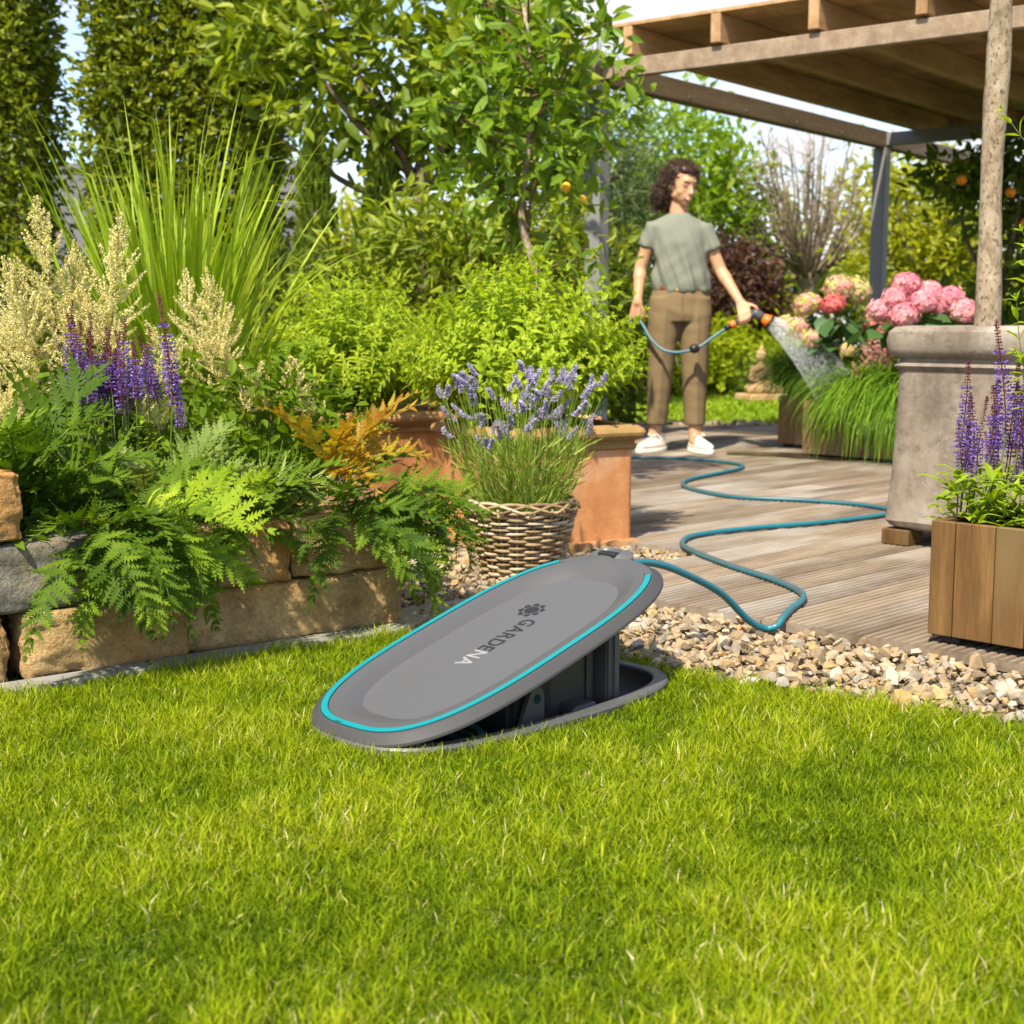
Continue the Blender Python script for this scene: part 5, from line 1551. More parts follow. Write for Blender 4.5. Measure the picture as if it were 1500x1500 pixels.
def hedge_box(name, label, base, size, n, leaf, m, seed, cat='hedge', trunk=0, group=None, z0=0.):
    """clipped block of leaves, denser towards its faces"""
    t = thing(name, label, cat, base, 0, group)
    r = np.random.default_rng(seed)
    if trunk:
        V, F = tube([(0, 0, -.05), (.02, 0, z0 * .5), (0, 0, z0 + size[2] * .7)], [trunk, trunk * .9, trunk * .6], 8); g = G(); g.add(V, F); g.build('trunk', m_bark, t, True)
    d = rdir(n, r)
    k = np.abs(d).max(1, keepdims=True); C = d / k * (1 - .5 * r.random((n, 1)) ** 1.6)
    C = C * (1 + .05 * r.normal(size=(n, 1)))
    bump = np.array([noise.noise(Vector(c * np.array(size) * 1.6) + Vector((seed, 0, 0))) for c in C])
    C = C * (1 + .14 * bump[:, None]) * np.array(size) / 2 + np.array([0, 0, z0 + size[2] / 2])
    g = G(); leaf_cloud(g, C, leaf, .35, r, out=nrm(C - np.array([0, 0, z0 + size[2] / 2])))
    g.build('crown' if trunk else 'foliage', m, t)
    return t
hedge_box('pleached_tree', 'clipped hornbeam block on the far left, its underside above head height', (-3.52, 9.0, 0), (1.36, .9, 2.6), 42000, .064, m_f_horn, 1, 'tree', .07, 'clipped hornbeams behind the bed', 1.12)
hedge_box('pleached_tree', 'wide clipped hornbeam block right behind the tall reed grass', (-1.97, 9.0, 0), (1.08, .9, 3.0), 42000, .064, m_f_horn, 2, 'tree', .07, 'clipped hornbeams behind the bed', .75)
m_wall = plain('grey_render', (.17, .165, .185), .8, .2, var=.06, scale=3)
gw = thing('garden_wall', 'plain grey rendered garden wall between the clipped trees', 'wall', (-4.6, 12.4, 0))
for i in range(4):
    V, F = bbox(1.47, .1, 2.02, .005, (-2.2 + i * 1.48, 0, 1.01)); g = G(); g.add(V, F); g.build('panel', m_wall, gw)
V, F = bbox(6.0, .16, .06, .008, (0, 0, 2.055)); g = G(); g.add(V, F); g.build('coping', m_wall, gw)
def cone_tree(label, base, h, rad, n, seed):
    t = thing('thuja_cone', label, 'conifer', base, 0, 'slim thuja conifers behind the bed')
    r = np.random.default_rng(seed)
    V, F = tube([(0, 0, -.02), (0, 0, h * .8)], [.025, .01], 6); g = G(); g.add(V, F); g.build('trunk', m_bark, t, True)
    z = r.random(n) ** 1.25; a = r.uniform(0, 6.283, n)
    lump = np.array([noise.noise((math.cos(x) * 1.6, math.sin(x) * 1.6, zz * 4 + seed)) for x, zz in zip(a, z)])
    q = rad * (1 - z) ** .75 * np.clip(z * 7, .55, 1) * (.45 + .55 * r.random(n) ** .5) * (1 + .45 * lump)
    C = np.stack([np.cos(a) * q, np.sin(a) * q, .05 + z * h], 1)
    X = nrm(np.stack([np.cos(a) * .35, np.sin(a) * .35, np.full(n, 1.)], 1) + .35 * rdir(n, r))
    g = G(); g.add(*scatter(LEAF4 * np.array([1, .7, 1]), LEAF4F, C, X, rdir(n, r), .075 * r.uniform(.6, 1.3, n), r.random(n)))
    g.build('foliage', m_f_thuja, t)
cone_tree('small dark thuja cone just right of the reed grass', (-1.22, 7.0, 0), 1.42, .23, 3800, 1)
cone_tree('feathery thuja cone second from the reed grass', (-1.08, 8.0, 0), 1.80, .25, 4200, 2)
cone_tree('taller thuja cone beside the bamboo stems', (-.74, 8.2, 0), 1.86, .22, 4200, 3)
# pleached broad leaved tree
t = tree('broad leaved tree trained flat with its brown limbs in the leaves', (-.55, 8.3, 0), 1.62, .05, [((-.15, 0, 2.25), (1.05, .35, .62), .75), ((.45, .05, 2.0), (.6, .3, .5), .35)], .125, 3000, m_f_mag, 'tree', 'trained_tree', 5, .35, LEAF8, LEAF8F, spread=.10, per=10, limbs=3)
branchy(t, (.0, 0, 1.5), [(-.75, 0, 1.78), (.65, .05, 1.75), (-.35, .1, 2.3), (.4, 0, 2.4)], .035, m_bark, seed=6)
# citrus in a pot behind the bush: leaves one by one
t = thing('citrus_tree', 'glossy citrus tree with slender twigs rising behind the bright green bush', 'tree', (.11, 6.30, .0))
r = np.random.default_rng(15)
g = G(); prf = [(.20, 0), (.235, .02), (.27, .30), (.285, .31), (.285, .35), (.25, .352), (.23, .30)]
V, F = loft([np.array([(q * math.cos(a), q * math.sin(a), z) for a in np.linspace(0, 2 * np.pi, 28, endpoint=False)]) for q, z in prf], True, True); g.add(V, F); pot_ = g.build('pot', m_terra, t, True)
V, F = tube(spline([(0, 0, .30), (.0, .01, .75), (-.01, 0, .98), (-.07, 0, 1.20), (-.045, 0, 1.45), (-.02, 0, 1.75), (-.06, 0, 2.1)], 18), np.linspace(.024, .009, 18), 8); g = G(); g.add(V, F); g.build('trunk', m_trunk, t, True)
tips = []
for i in range(30):
    z0 = r.uniform(.95, 2.05); a = r.uniform(0, 6.283); ln = r.uniform(.25, .62)
    b = np.array([-.04, 0, z0]); el = r.uniform(-.1, 1.0)
    e = b + ln * np.array([math.cos(a) * math.cos(el), .7 * math.sin(a) * math.cos(el), math.sin(el)])
    V, F = tube(spline([b, (b + e) / 2 + r.normal(0, .03, 3), e], 6), np.linspace(.007, .002, 6), 5); g = G(); g.add(V, F); g.build('branch', m_twig, t)
    tips.append((b, e))
g1 = G(); g1.add(LEAF8 * np.array([1, 1.35, 1]), LEAF8F, .2); g2 = G(); g2.add(LEAF8 * np.array([1, 1.2, 1.6]), LEAF8F, .7)
cl = [g1.mesh('leaf', m_f_citrus, True), g2.mesh('leaf', m_f_citrus, True)]
for i in range(300):
    b, e = tips[i % 30]; f = r.uniform(.3, 1.05)
    p = b + (e - b) * f + r.normal(0, .02, 3)
    d = nrm(e - b + .9 * r.normal(size=3)); d[2] -= .25
    inst(cl[i % 2], 'leaf', t, tuple(p), (R(r.uniform(-50, 50)), -math.asin(max(-1, min(1, nrm(d)[2]))), math.atan2(d[1], d[0])), r.uniform(.07, .125))
g = G(); C, o = clumps((-.05, 0, 1.62), (.50, .28, .62), 130, 7, .05, r, .2); leaf_cloud(g, C, .085, .3, r, LEAF8, LEAF8F, out=o); q = g.build('foliage', m_f_citrus, t); q['kind'] = 'stuff'
for x, y, z in ((.12, -.1, 1.33), (.19, -.05, 1.28)):
    V, F = ellipsoid((x, y, z), (.020, .020, .023), 12, 8); g = G(); g.add(V, F); g.build('lemon', m_lemon, t, True)
# bamboo
t = thing('bamboo', 'clump of tan bamboo canes with narrow leaves behind the citrus', 'shrub', (-.35, 7.5, 0))
r = np.random.default_rng(23)
for i in range(20):
    x, y = r.uniform(-.45, .6), r.uniform(-.2, .3); lx = r.normal(0, .16)
    V, F = tube(spline([(x, y, 0), (x + lx * .3, y, .7), (x + lx, y, 1.22)], 7), .0055, 5); g = G(); g.add(V, F); g.build('cane', m_twig, t)
C, o = clumps((.08, 0, 1.0), (.78, .3, .55), 190, 14, .07, r, .2); g = G(); leaf_cloud(g, C, .12, .3, r, LANCE * np.array([1, .8, 1]), LEAF8F, out=o); g.build('foliage', m_f_mag, t)

# behind the woman
tree('blue green conifer with drooping sprays left of the woman', (.75, 13.2, 0), 1.9, .08, [((0, 0, 1.5), (.85, .6, 1.35), .7), ((.1, 0, 2.2), (.5, .4, 1.0), .35)], .13, 5200, m_f_conif, 'conifer', 'conifer', 11, .1, LANCE * np.array([1, .5, 1]), LEAF8F, spread=.12, per=16, shell=.25)
tree('bright green leafy tree against the sky behind the woman', (1.9, 16.2, 0), 1.5, .12, [((-.1, 0, 2.35), (1.0, .8, .85), .6), ((.35, 0, 1.75), (.75, .7, .65), .3), ((-.5, 0, 1.9), (.7, .6, .7), .25)], .12, 5600, m_f_maple, 'tree', 'tree', 12, .4, spread=.17, per=18, shell=.4)
tree('purple leaved shrub right of the woman', (2.42, 15.2, 0), .5, .05, [((-.12, 0, 1.12), (.48, .4, .52), .8), ((.18, 0, .85), (.34, .3, .36), .35)], .085, 3600, m_f_purple, 'shrub', 'shrub', 13, .3, spread=.09, per=16)
tree('yellow green shrub between the purple shrub and the bare tree', (2.62, 15.4, 0), .4, .04, [((-.05, 0, .72), (.5, .4, .38), 1)], .08, 2400, m_f_yel, 'shrub', 'shrub', 14, .3, spread=.1, per=16)
for i, (x, y, rx, rz, lb) in enumerate([(1.15, 14.9, .55, .52, 'rounded sunlit shrub left behind the woman'), (1.85, 14.8, .55, .62, 'sunlit lime green shrub right behind the woman\'s legs'), (2.45, 14.95, .5, .50, 'sunlit lime green shrub behind the sitting statue'), (3.05, 14.7, .5, .42, 'low sunlit shrub right of the sitting statue'), (.45, 14.9, .5, .5, 'sunlit shrub hidden partly by the leafy bush')]):
    tree(lb, (x, y, 0), 0, 0, [((0, 0, rz * .62), (rx, .4, rz * .72), 1)], .085, 3600, m_f_lime, 'shrub', 'shrub', 20 + i, .35, group='sunlit shrubs along the far lawn', spread=.07, per=14, shell=.3)
hedge_box('hedge', 'dark green hedge along the back of the garden', (2.5, 17.6, 0), (11., 1.2, 1.35), 15000, .16, m_f_dark, 31)
hedge_box('hedge', 'dark hedge in the shade at the left, under the clipped hornbeam', (-4.6, 11.6, 0), (5., .9, 1.15), 7000, .13, m_f_dark, 32)
hedge_box('hedge', 'dark hedge closing the gap behind the bamboo and the citrus tree', (-.1, 9.9, 0), (1.9, .6, 1.35), 9000, .09, m_f_dark, 33)
# clipped brown ball
t = thing('clipped_ball', 'brownish round clipped ball bush between the shrubs and the bare tree', 'bush', (2.81, 15.6, 0))
r = np.random.default_rng(41); n = 2600; d = rdir(n, r); C = d * np.array([.19, .19, .2]) * (1 + .03 * r.normal(size=(n, 1))) + np.array([0, 0, .86])
g = G(); g.add(*scatter(LEAF4, LEAF4F, C, nrm(np.cross(d, rdir(n, r)) + d * .3), d, .035, r.random(n)))
m_ball = foliage('brown_ball', (.13, .10, .035), (.20, .155, .055), (.28, .22, .09), .2); g.build('foliage', m_ball, t)
V, F = tube([(0, 0, -.02), (0, 0, .75)], .04, 8); g = G(); g.add(V, F); g.build('trunk', m_bark, t, True)
# bare pollarded tree
t = thing('pollarded_tree', 'bare pollarded tree with a fan of thin upright branches', 'tree', (3.20, 16.0, 0))
r = np.random.default_rng(51)
V, F = tube(spline([(-.06, 0, -.05), (0, 0, .6), (.05, 0, 1.1), (.08, 0, 1.32)], 12), [.10, .095, .09, .085, .082, .08, .08, .085, .095, .12, .14, .10], 12); g = G(); g.add(V, F); g.build('trunk', m_trunk, t, True)
for i in range(66):
    a = r.uniform(0, 6.283); q = r.random() ** .55
    b = np.array([.08 + .12 * q * math.cos(a), .1 * q * math.sin(a), 1.22 + .1 * r.random()])
    L = r.uniform(1.15, 1.75) * (1 - .18 * q); el = R(88 - 46 * q)
    d = np.array([math.cos(a) * math.cos(el), math.sin(a) * math.cos(el), math.sin(el)])
    e = b + d * L + np.array([0, 0, .12 * L])
    P = spline([b, b + d * L * .45 - np.array([0, 0, .06]), e], 10); P[2:-1] += r.normal(0, .012, (7, 3))
    g = G(); V, F = tube(P, np.linspace(.023, .0045, 10), 5); g.add(V, F)
    for k in range(7):
        j = r.integers(3, 9); s_ = P[j]; dd = nrm(d + .75 * r.normal(size=3)); dd[2] = abs(dd[2])
        V, F = tube([s_, s_ + dd * .16, s_ + dd * r.uniform(.25, .42) + np.array([0, 0, .08])], [.006, .004, .002], 4); g.add(V, F)
    g.build('branch', m_trunk, t, True)
tree('yellow green tree with airy leaves right of the grey post', (4.15, 14.2, 0), 1.0, .07, [((-.05, 0, 1.75), (.72, .6, .72), .6), ((-.35, 0, 1.25), (.6, .5, .45), .3), ((.3, 0, 1.2), (.6, .5, .5), .3)], .10, 3600, m_f_yel, 'tree', 'tree', 15, .45, spread=.13, per=14, shell=.3)
tree('airy yellow green tree crown showing behind the bare branches', (5.05, 19.0, 0), 1.3, .08, [((0, 0, 2.1), (1.0, .6, .85), 1)], .13, 2600, m_f_yel, 'tree', 'tree', 16, .4, spread=.16, per=14)
t = tree('dark orange tree with ripe fruit right of the pale trunk', (3.42, 10.2, 0), 1.0, .045, [((.05, 0, 1.72), (.45, .35, .30), .4), ((-.32, 0, 1.75), (.3, .3, .16), .1), ((.30, 0, 1.25), (.42, .35, .42), .3), ((-.1, 0, .72), (.6, .4, .32), .4)], .10, 2300, m_f_orange, 'tree', 'orange_tree', 17, .35, LEAF8, LEAF8F, spread=.08, per=9, shell=.3)
for x, z in ((.04, 1.84), (-.09, 1.62), (.34, 1.5), (.02, 1.42), (-.42, 1.70)):
    V, F = ellipsoid((x, -.43, z), (.036, .036, .035), 12, 8); g = G(); g.add(V, F); g.build('orange', m_fruit, t, True)
# pale building beyond the trees
m_white = plain('pale_render', (.52, .50, .54), .8, .2, var=.05, scale=1)
m_roof = plain('pale_sheet_roof', (.46, .45, .52), .6, .3, var=.05, scale=1)
bd = thing('white_building', 'low pale building with a light grey roof beyond the trees', 'building', (10.2, 27., 0))
V, F = bbox(11, 6, 1.75, 0, (0, 0, .875)); g = G(); g.add(V, F); g.build('wall', m_white, bd)
V = [(-5.7, -3.3, 1.76), (5.7, -3.3, 1.76), (5.7, 0, 2.65), (-5.7, 0, 2.65), (5.7, 3.3, 1.76), (-5.7, 3.3, 1.76)]
g = G(); g.add(V, [(0, 1, 2, 3), (3, 2, 4, 5), (0, 3, 5), (1, 4, 2), (0, 5, 4, 1)]); g.build('roof', m_roof, bd)
for x in (-3.8, -1.4, 1.2, 3.8):
    V, F = bbox(1.3, .06, .8, .01, (x, -3.02, 1.05)); g = G(); g.add(V, F); w_ = g.build('window', m_dark, bd)
# tall trees farther off close the skyline
for i, (x, y, h, m, lb) in enumerate([(-6.2, 21, 2.2, m_f_horn, 'far tree beyond the grey wall on the left'), (-1.9, 22, 2.2, m_f_yel, 'far yellowish tree between the thuja cones'), (8.6, 22, 2.4, m_f_dark, 'far dark tree beyond the orange tree')]):
    tree(lb, (x, y, 0), 1.0, .1, [((0, 0, h * .7), (1.5, 1., h * .5), 1)], .17, 2600, m, 'tree', 'tree', 70 + i, .35, spread=.2, per=14)
# ------------------------------------------------------------------ bodies grown as one surface
def fuse(parts, voxel, smooth=4, fac=.5):
    """union of closed shapes as one continuous mesh"""
    g = G()
    for V, F in parts: g.add(V, F)
    o = g.build('tmp', m_dark)
    md = o.modifiers.new('r', 'REMESH'); md.mode = 'VOXEL'; md.voxel_size = voxel
    if smooth:
        sm = o.modifiers.new('s', 'SMOOTH'); sm.iterations = smooth; sm.factor = fac
    dg = bpy.context.evaluated_depsgraph_get()
    me = bpy.data.meshes.new_from_object(o.evaluated_get(dg))
    old = o.data; bpy.data.objects.remove(o); bpy.data.meshes.remove(old)
    n = len(me.vertices)
    V = np.zeros(n * 3, np.float32); me.vertices.foreach_get('co', V); V = V.reshape(-1, 3)
    N = np.zeros(n * 3, np.float32); me.vertices.foreach_get('normal', N); N = N.reshape(-1, 3)
    F = [tuple(p.vertices) for p in me.polygons]
    bpy.data.meshes.remove(me)
    return V, N, F
def folds(V, N, scale, amp, stretch=(1, 1, 1), off=0):
    s = np.array(stretch) * scale
    d = np.array([noise.noise(Vector(v * s) + Vector((off, 0, off))) for v in V])
    return V + N * (d * amp)[:, None]
def chain(P, rr, k=12):
    return [capsule(P[i], P[i + 1], rr[i], rr[i + 1], k) for i in range(len(P) - 1)]
def tri_loft(rings, n=20):
    """rings: (cx, cy, z, rx, ry) -> closed elliptical loft"""
    a = np.linspace(0, 2 * np.pi, n, endpoint=False)
    return loft([np.stack([c[0] + c[3] * np.cos(a), c[1] + c[4] * np.sin(a), np.full(n, c[2])], 1) for c in rings])

m_skin = plain('skin', (.50, .275, .155), .5, .4, var=.05, scale=25)
m_hair = plain('dark_curly_hair', (.055, .026, .015), .5, .45, var=.4, scale=40)
m_shirt = plain('sage_shirt', (.175, .188, .148), .85, .15, var=.05, scale=120)
m_trous = plain('khaki_cotton', (.175, .125, .065), .85, .15, var=.06, scale=160)
m_shoe = plain('cream_canvas', (.70, .64, .54), .75, .2, var=.04)
m_sole = plain('tan_sole', (.42, .30, .17), .8, .2)
m_solew = plain('white_sole', (.74, .70, .62), .6, .2)
m_belt = plain('brown_leather', (.14, .042, .018), .5, .4)
m_eye = plain('dark_lash', (.02, .011, .008), .6, .2)
m_lip = plain('lips', (.50, .23, .16), .45, .4)
m_teeth = plain('teeth', (.80, .76, .70), .4, .4)

woman = thing('person', 'smiling woman in a sage green shirt and khaki trousers watering the planters', 'person', (.93, 8.15, .03))
O = np.array([.93, 8.15, .03])
L = lambda x, y, z: np.array([x, y, z]) - O          # world -> her own frame
Y = 8.15
# head frame: origin at the skull's centre, +y' = face direction
HC = np.array([.945, 8.14, 1.517])
Hm = (Matrix.Rotation(R(30), 3, 'Z') @ Matrix.Rotation(R(12), 3, 'X') @ Matrix.Rotation(R(4), 3, 'Y'))   # face looks along local -y
def hd(p): return np.array(Hm @ Vector(p)) + HC - O
def hel(c, r, rot=None, nu=16, nv=12):
    V, F = ellipsoid((0, 0, 0), r, nu, nv, rot)
    V = V + np.array(c); V = V @ np.array(Hm).T + HC - O
    return V, F
def hcap(p, q, a, b): return capsule(hd(p), hd(q), a, b)
parts = [
    hel((0, .012, .035), (.073, .090, .083)), hel((0, -.022, -.005), (.062, .068, .078)), hel((0, -.040, -.052), (.047, .048, .050)), hel((0, -.056, -.088), (.024, .024, .020)),
    hel((.034, -.046, -.032), (.025, .026, .026)), hel((-.034, -.046, -.032), (.025, .026, .026)), hel((0, -.068, .030), (.048, .024, .024)), hel((0, -.070, .012), (.052, .016, .010)),
    hcap((0, -.086, .008), (0, -.105, -.030), .0075, .0115), hel((.011, -.092, -.033), (.008, .010, .007)), hel((-.011, -.092, -.033), (.008, .010, .007)),
    hel((0, -.082, -.056), (.024, .014, .014)),
    hel((.072, .005, -.012), (.008, .018, .027)), hel((-.072, .005, -.012), (.008, .018, .027)), hel((.045, -.01, -.052), (.018, .036, .026)), hel((-.045, -.01, -.052), (.018, .036, .026)),
    capsule(hd((0, .02, -.05)), L(.935, Y + .015, 1.345), .050, .056), capsule(L(.84, Y + .01, 1.262), L(1.03, Y + .01, 1.257), .038, .038),
    tri_loft([(0, 0, 1.20, .11, .06), (.005, 0, 1.12, .125, .08), (.01, 0, 1.02, .115, .085), (.02, 0, .90, .145, .10), (.02, 0, .78, .15, .10)]),
]
def arm(sh, el, wr, r): return chain([sh, (sh + el) / 2 + np.array([0, 0, 0]), el, el + (wr - el) * .28, wr], r, 14)
shL, elL, wrL = L(.787, Y, 1.262), L(.722, Y + .02, 1.065), L(.702, Y - .05, .872)
shR, elR, wrR = L(1.083, Y, 1.252), L(1.165, Y - .01, 1.055), L(1.265, Y - .142, .866)
ra = [.038, .041, .036, .038, .0245]
parts += arm(shL, elL, wrL, ra) + arm(shR, elR, wrR, ra)
def hand(wr, palm_c, side, fwd, nrm_, curl, thumb, sc=1., spread=.12):
    """palm from the wrist towards fwd; side = direction from little finger to index; fingers curl towards nrm_"""
    out = []
    fwd, side, nm = nrm(np.array(fwd, float)), nrm(np.array(side, float)), nrm(np.array(nrm_, float))
    kn = wr + fwd * .088 * sc
    for i, o in enumerate((-.030, -.010, .011, .030)):
        out.append(capsule(wr + side * o * .55 * sc, kn + side * o * sc, .0165 * sc, .0125 * sc, 10))
    for i, (o, ln) in enumerate(((-.031, .055), (-.0105, .069), (.0105, .075), (.031, .068))):
        p = kn + side * o * sc; a = 0
        for j, (f, rr_) in enumerate(((.45, .0095), (.32, .0088), (.25, .0080))):
            a += curl[j]
            d = fwd * math.cos(a) + nm * math.sin(a) + side * spread * (o / .03) * (.3 if j else .6)
            q = p + nrm(d) * ln * f * 1.25 * sc
            out.append(capsule(p, q, rr_ * sc, rr_ * .93 * sc, 8)); p = q
    p = wr + fwd * .022 * sc + side * .026 * sc
    for d, ln, rr_ in thumb:
        d = nrm(fwd * d[0] + side * d[1] + nm * d[2]); q = p + d * ln * sc
        out.append(capsule(p, q, rr_ * sc, rr_ * .9 * sc, 8)); p = q
    return out
# her right hand (image left) hangs and holds the hose; back of the hand to the camera
parts += hand(wrL, None, (.92, -.30, -.15), (-.10, .10, -1), (.2, .95, -.15), (.75, 1.05, .8), [((.75, .55, .25), .034, .0125), ((.9, .12, .35), .030, .0105), ((.8, -.2, .5), .022, .0095)], .98)
# her left hand wraps the gun's grip from above
gd = nrm(np.array([1.332, 7.965, .812]) - np.array([1.230, 7.97, .758]))
parts += hand(wrR + np.array([.0, .0, .0]), None, (gd[0], gd[1], gd[2]), (.12, -.74, -.60), (.0, .28, -.95), (.75, 1.05, .75), [((.62, .70, .10), .034, .0125), ((.55, .75, .35), .030, .0112), ((.35, .55, .75), .022, .010)], .95, .04)
# lower legs with ankles
ankL, ankR = L(.812, Y, .10), L(1.038, Y - .05, .10)
parts += [capsule(L(.826, Y + .005, .40), ankL, .052, .036, 14), capsule(ankL, L(.79, Y - .06, .065), .036, .034, 12), capsule(L(1.032, Y - .02, .40), ankR, .052, .036, 14), capsule(ankR, L(1.06, Y - .11, .065), .036, .034, 12),
          capsule(L(.87, Y, .85), L(.83, Y, .42), .075, .055, 12), capsule(L(1.02, Y, .85), L(1.03, Y - .01, .42), .075, .055, 12)]
V, N, F = fuse(parts, .0068, 3, .5)
g = G(); g.add(V, F); body = g.build('body', m_skin, woman, True)
# face pieces, children of the person
def hpart(name, shapes, m):
    g = G()
    for V, F in shapes: g.add(V, F)
    return g.build(name, m, woman, True)
for sx in (-1, 1):
    hpart('eyelash', [hcap((sx * .018, -.0835, .004), (sx * .030, -.0835, .0005), .0015, .0016), hcap((sx * .030, -.0835, .0005), (sx * .043, -.076, .003), .0016, .0013)], m_eye)
    hpart('eyebrow', [hcap((sx * .015, -.089, .024), (sx * .032, -.086, .0285), .0018, .0022), hcap((sx * .032, -.086, .0285), (sx * .050, -.074, .023), .0022, .0013)], m_eye)
hpart('lips', [hcap((-.026, -.079, -.052), (-.008, -.0955, -.0565), .0026, .0036), hcap((-.008, -.0955, -.0565), (.008, -.0955, -.0565), .0036, .0036), hcap((.008, -.0955, -.0565), (.026, -.079, -.052), .0036, .0026),
                 hcap((-.026, -.079, -.052), (-.009, -.092, -.0700), .0024, .0042), hcap((-.009, -.092, -.0700), (.009, -.092, -.0700), .0045, .0045), hcap((.009, -.092, -.0700), (.026, -.079, -.052), .0042, .0024)], m_lip)
hpart('teeth', [hel((0, -.0885, -.0620), (.019, .0085, .0062))], m_teeth)
# hair: a mass of curls
rh = np.random.default_rng(61)
shp = [hel((0, .035, .058), (.094, .100, .082)), hel((.055, .055, -.005), (.035, .048, .07)), hel((-.064, .066, -.02), (.040, .050, .09)), hel((0, .095, -.03), (.095, .068, .11)), hel((.035, .095, -.06), (.05, .05, .075)), hel((-.060, .092, -.075), (.055, .052, .085)), hel((0, -.022, .092), (.070, .062, .036))]
shp = [((v - (HC - O)) * .93 + (HC - O) + np.array([0, 0, -.002]), f) for v, f in shp]
V, N, F = fuse(shp, .009, 3)
V = folds(V, N, 60, .012); V = folds(V, N, 140, .006, off=5)
g = G(); g.add(V, F)
hl = (V - HC + O) @ np.array(Hm)
sel = np.array([i for i in rh.choice(len(V), 2500) if not (hl[i, 1] < -.015 and hl[i, 2] < .088)])
for i in sel:
    p = V[i] - N[i] * .004; n_ = N[i]; d0 = nrm(n_ * .55 + np.array([0, 0, -.75]) + .7 * rh.normal(size=3))
    s = np.linspace(0, 1, 9); ln = rh.uniform(.016, .040); ph = rh.uniform(0, 6.28); rad = rh.uniform(.003, .006)
    e1 = nrm(np.cross(d0, rh.normal(size=3))); e2 = np.cross(d0, e1)
    P = p + d0 * (s * ln)[:, None] + n_ * (.010 * np.sin(s * 2.6))[:, None] + rad * (np.cos(s * 11 + ph)[:, None] * e1 + np.sin(s * 11 + ph)[:, None] * e2)
    Vt, Ft = tube(P, .0013, 3, cap=False); g.add(Vt, Ft)
g.build('hair', m_hair, woman, True)
# shirt
def sleeve(sh, el, f, r0, r1):
    e = sh + (el - sh) * f
    return tube(spline([sh + (sh - el) * .12, sh, (sh + e) / 2, e], 7), [r0 * .92, r0 * .98, r0, r0 * 1.02, r1, r1, r1 * 1.01], 18)
parts = [tri_loft([(.022, 0, .925, .164, .114), (.022, 0, .938, .168, .119), (.018, 0, 1.01, .162, .118), (.008, 0, 1.10, .146, .112), (.004, 0, 1.20, .147, .108), (.004, .005, 1.28, .158, .088), (.004, .008, 1.318, .122, .078), (.004, .01, 1.346, .088, .068), (.004, .012, 1.360, .072, .060), (.004, .012, 1.367, .062, .054)], 32),
         sleeve(L(.795, Y, 1.280), elL, .50, .055, .057), sleeve(L(1.075, Y, 1.272), elR, .52, .055, .057), capsule(L(.81, Y + .005, 1.280), L(.90, Y + .01, 1.318), .054, .052, 16), capsule(L(1.06, Y + .005, 1.272), L(.97, Y + .01, 1.318), .054, .052, 16)]
parts[0] = (np.array(parts[0][0]) - np.array([0, 0, .03]) , parts[0][1])
V, N, F = fuse(parts, .007, 22)
w = np.clip((1.25 - V[:, 2]) / .25, 0, 1)
d = 1.3 * np.array([noise.noise(Vector((v[0] * 30 + v[2] * 9, v[1] * 9, v[2] * 4))) for v in V]) + .6 * np.array([noise.noise(Vector((v[0] * 12 - v[2] * 14, v[1] * 9 + 5, v[2] * 5))) for v in V])
V = V + N * (.011 * d * (.3 + .9 * w))[:, None]
blouse = np.clip((1.03 - V[:, 2]) / .06, 0, 1) * np.clip((V[:, 2] - .90) / .05, 0, 1)
V = V + N * (blouse * .004)[:, None]
g = G(); g.add(V, F); g.build('shirt', m_shirt, woman, True)
g = G(); a = np.linspace(0, 2 * np.pi, 40, endpoint=False)
V, F = loft([np.stack([.020 + q * .154 * np.cos(a), q * .107 * np.sin(a), np.full(40, z)], 1) for q, z in ((1.0, .900), (1.02, .903), (1.02, .934), (1.0, .937))], True, True); g.add(V, F); g.build('belt', m_belt, woman, True)
V, F = bbox(.03, .006, .028, .003, (-.005, -.1115, .918)); g = G(); g.add(V, F); g.build('belt_buckle', m_lemon, woman)
# trousers
def leg(hip, knee, cuff, rs):
    out = []
    n = 24; a = np.linspace(0, 2 * np.pi, n, endpoint=False)
    P = spline([hip, (hip + knee) / 2, knee, (knee + cuff) / 2, cuff], len(rs))
    return loft([np.stack([p[0] + q[0] * np.cos(a), p[1] + q[1] * np.sin(a), np.full(n, p[2])], 1) for p, q in zip(P, rs)])
hipL, knL, cfL = L(.862, Y, .90), L(.840, Y - .015, .50), L(.822, Y, .185)
hipR, knR, cfR = L(1.032, Y, .90), L(1.030, Y - .03, .50), L(1.036, Y - .03, .185)
rs = [(.088, .105), (.093, .105), (.088, .098), (.080, .088), (.074, .082), (.070, .078), (.067, .075), (.063, .071), (.060, .069)]
parts = [tri_loft([(.018, 0, .945 - .03, .158, .108), (.018, 0, .86, .172, .118), (.018, .0, .80, .178, .122), (.016, 0, .735, .165, .115)], 28), leg(hipL, knL, cfL, rs), leg(hipR, knR, cfR, rs)]
V, N, F = fuse(parts, .008, 3)
kn = np.clip(1 - np.abs(V[:, 2] - .78) / .25, 0, 1) + .7 * np.clip(1 - np.abs(V[:, 2] - .42) / .2, 0, 1)
d = np.array([noise.noise(Vector((v[0] * 9 + v[2] * 6, v[1] * 9, v[2] * 20))) for v in V])
V = V + N * (.0045 * d * (.3 + kn))[:, None]
for c in (.822 - .93, 1.036 - .93):     # pressed crease down the front of each leg
    k = np.exp(-((V[:, 0] - c - np.clip(V[:, 2] - .2, 0, .7) * (.05 if c < 0 else -.012)) / .012) ** 2) * (N[:, 1] < -.3) * np.clip((.85 - V[:, 2]) / .1, 0, 1)
    V[:, 1] -= .007 * k
g = G(); g.add(V, F); tr_ = g.build('trousers', m_trous, woman, True)
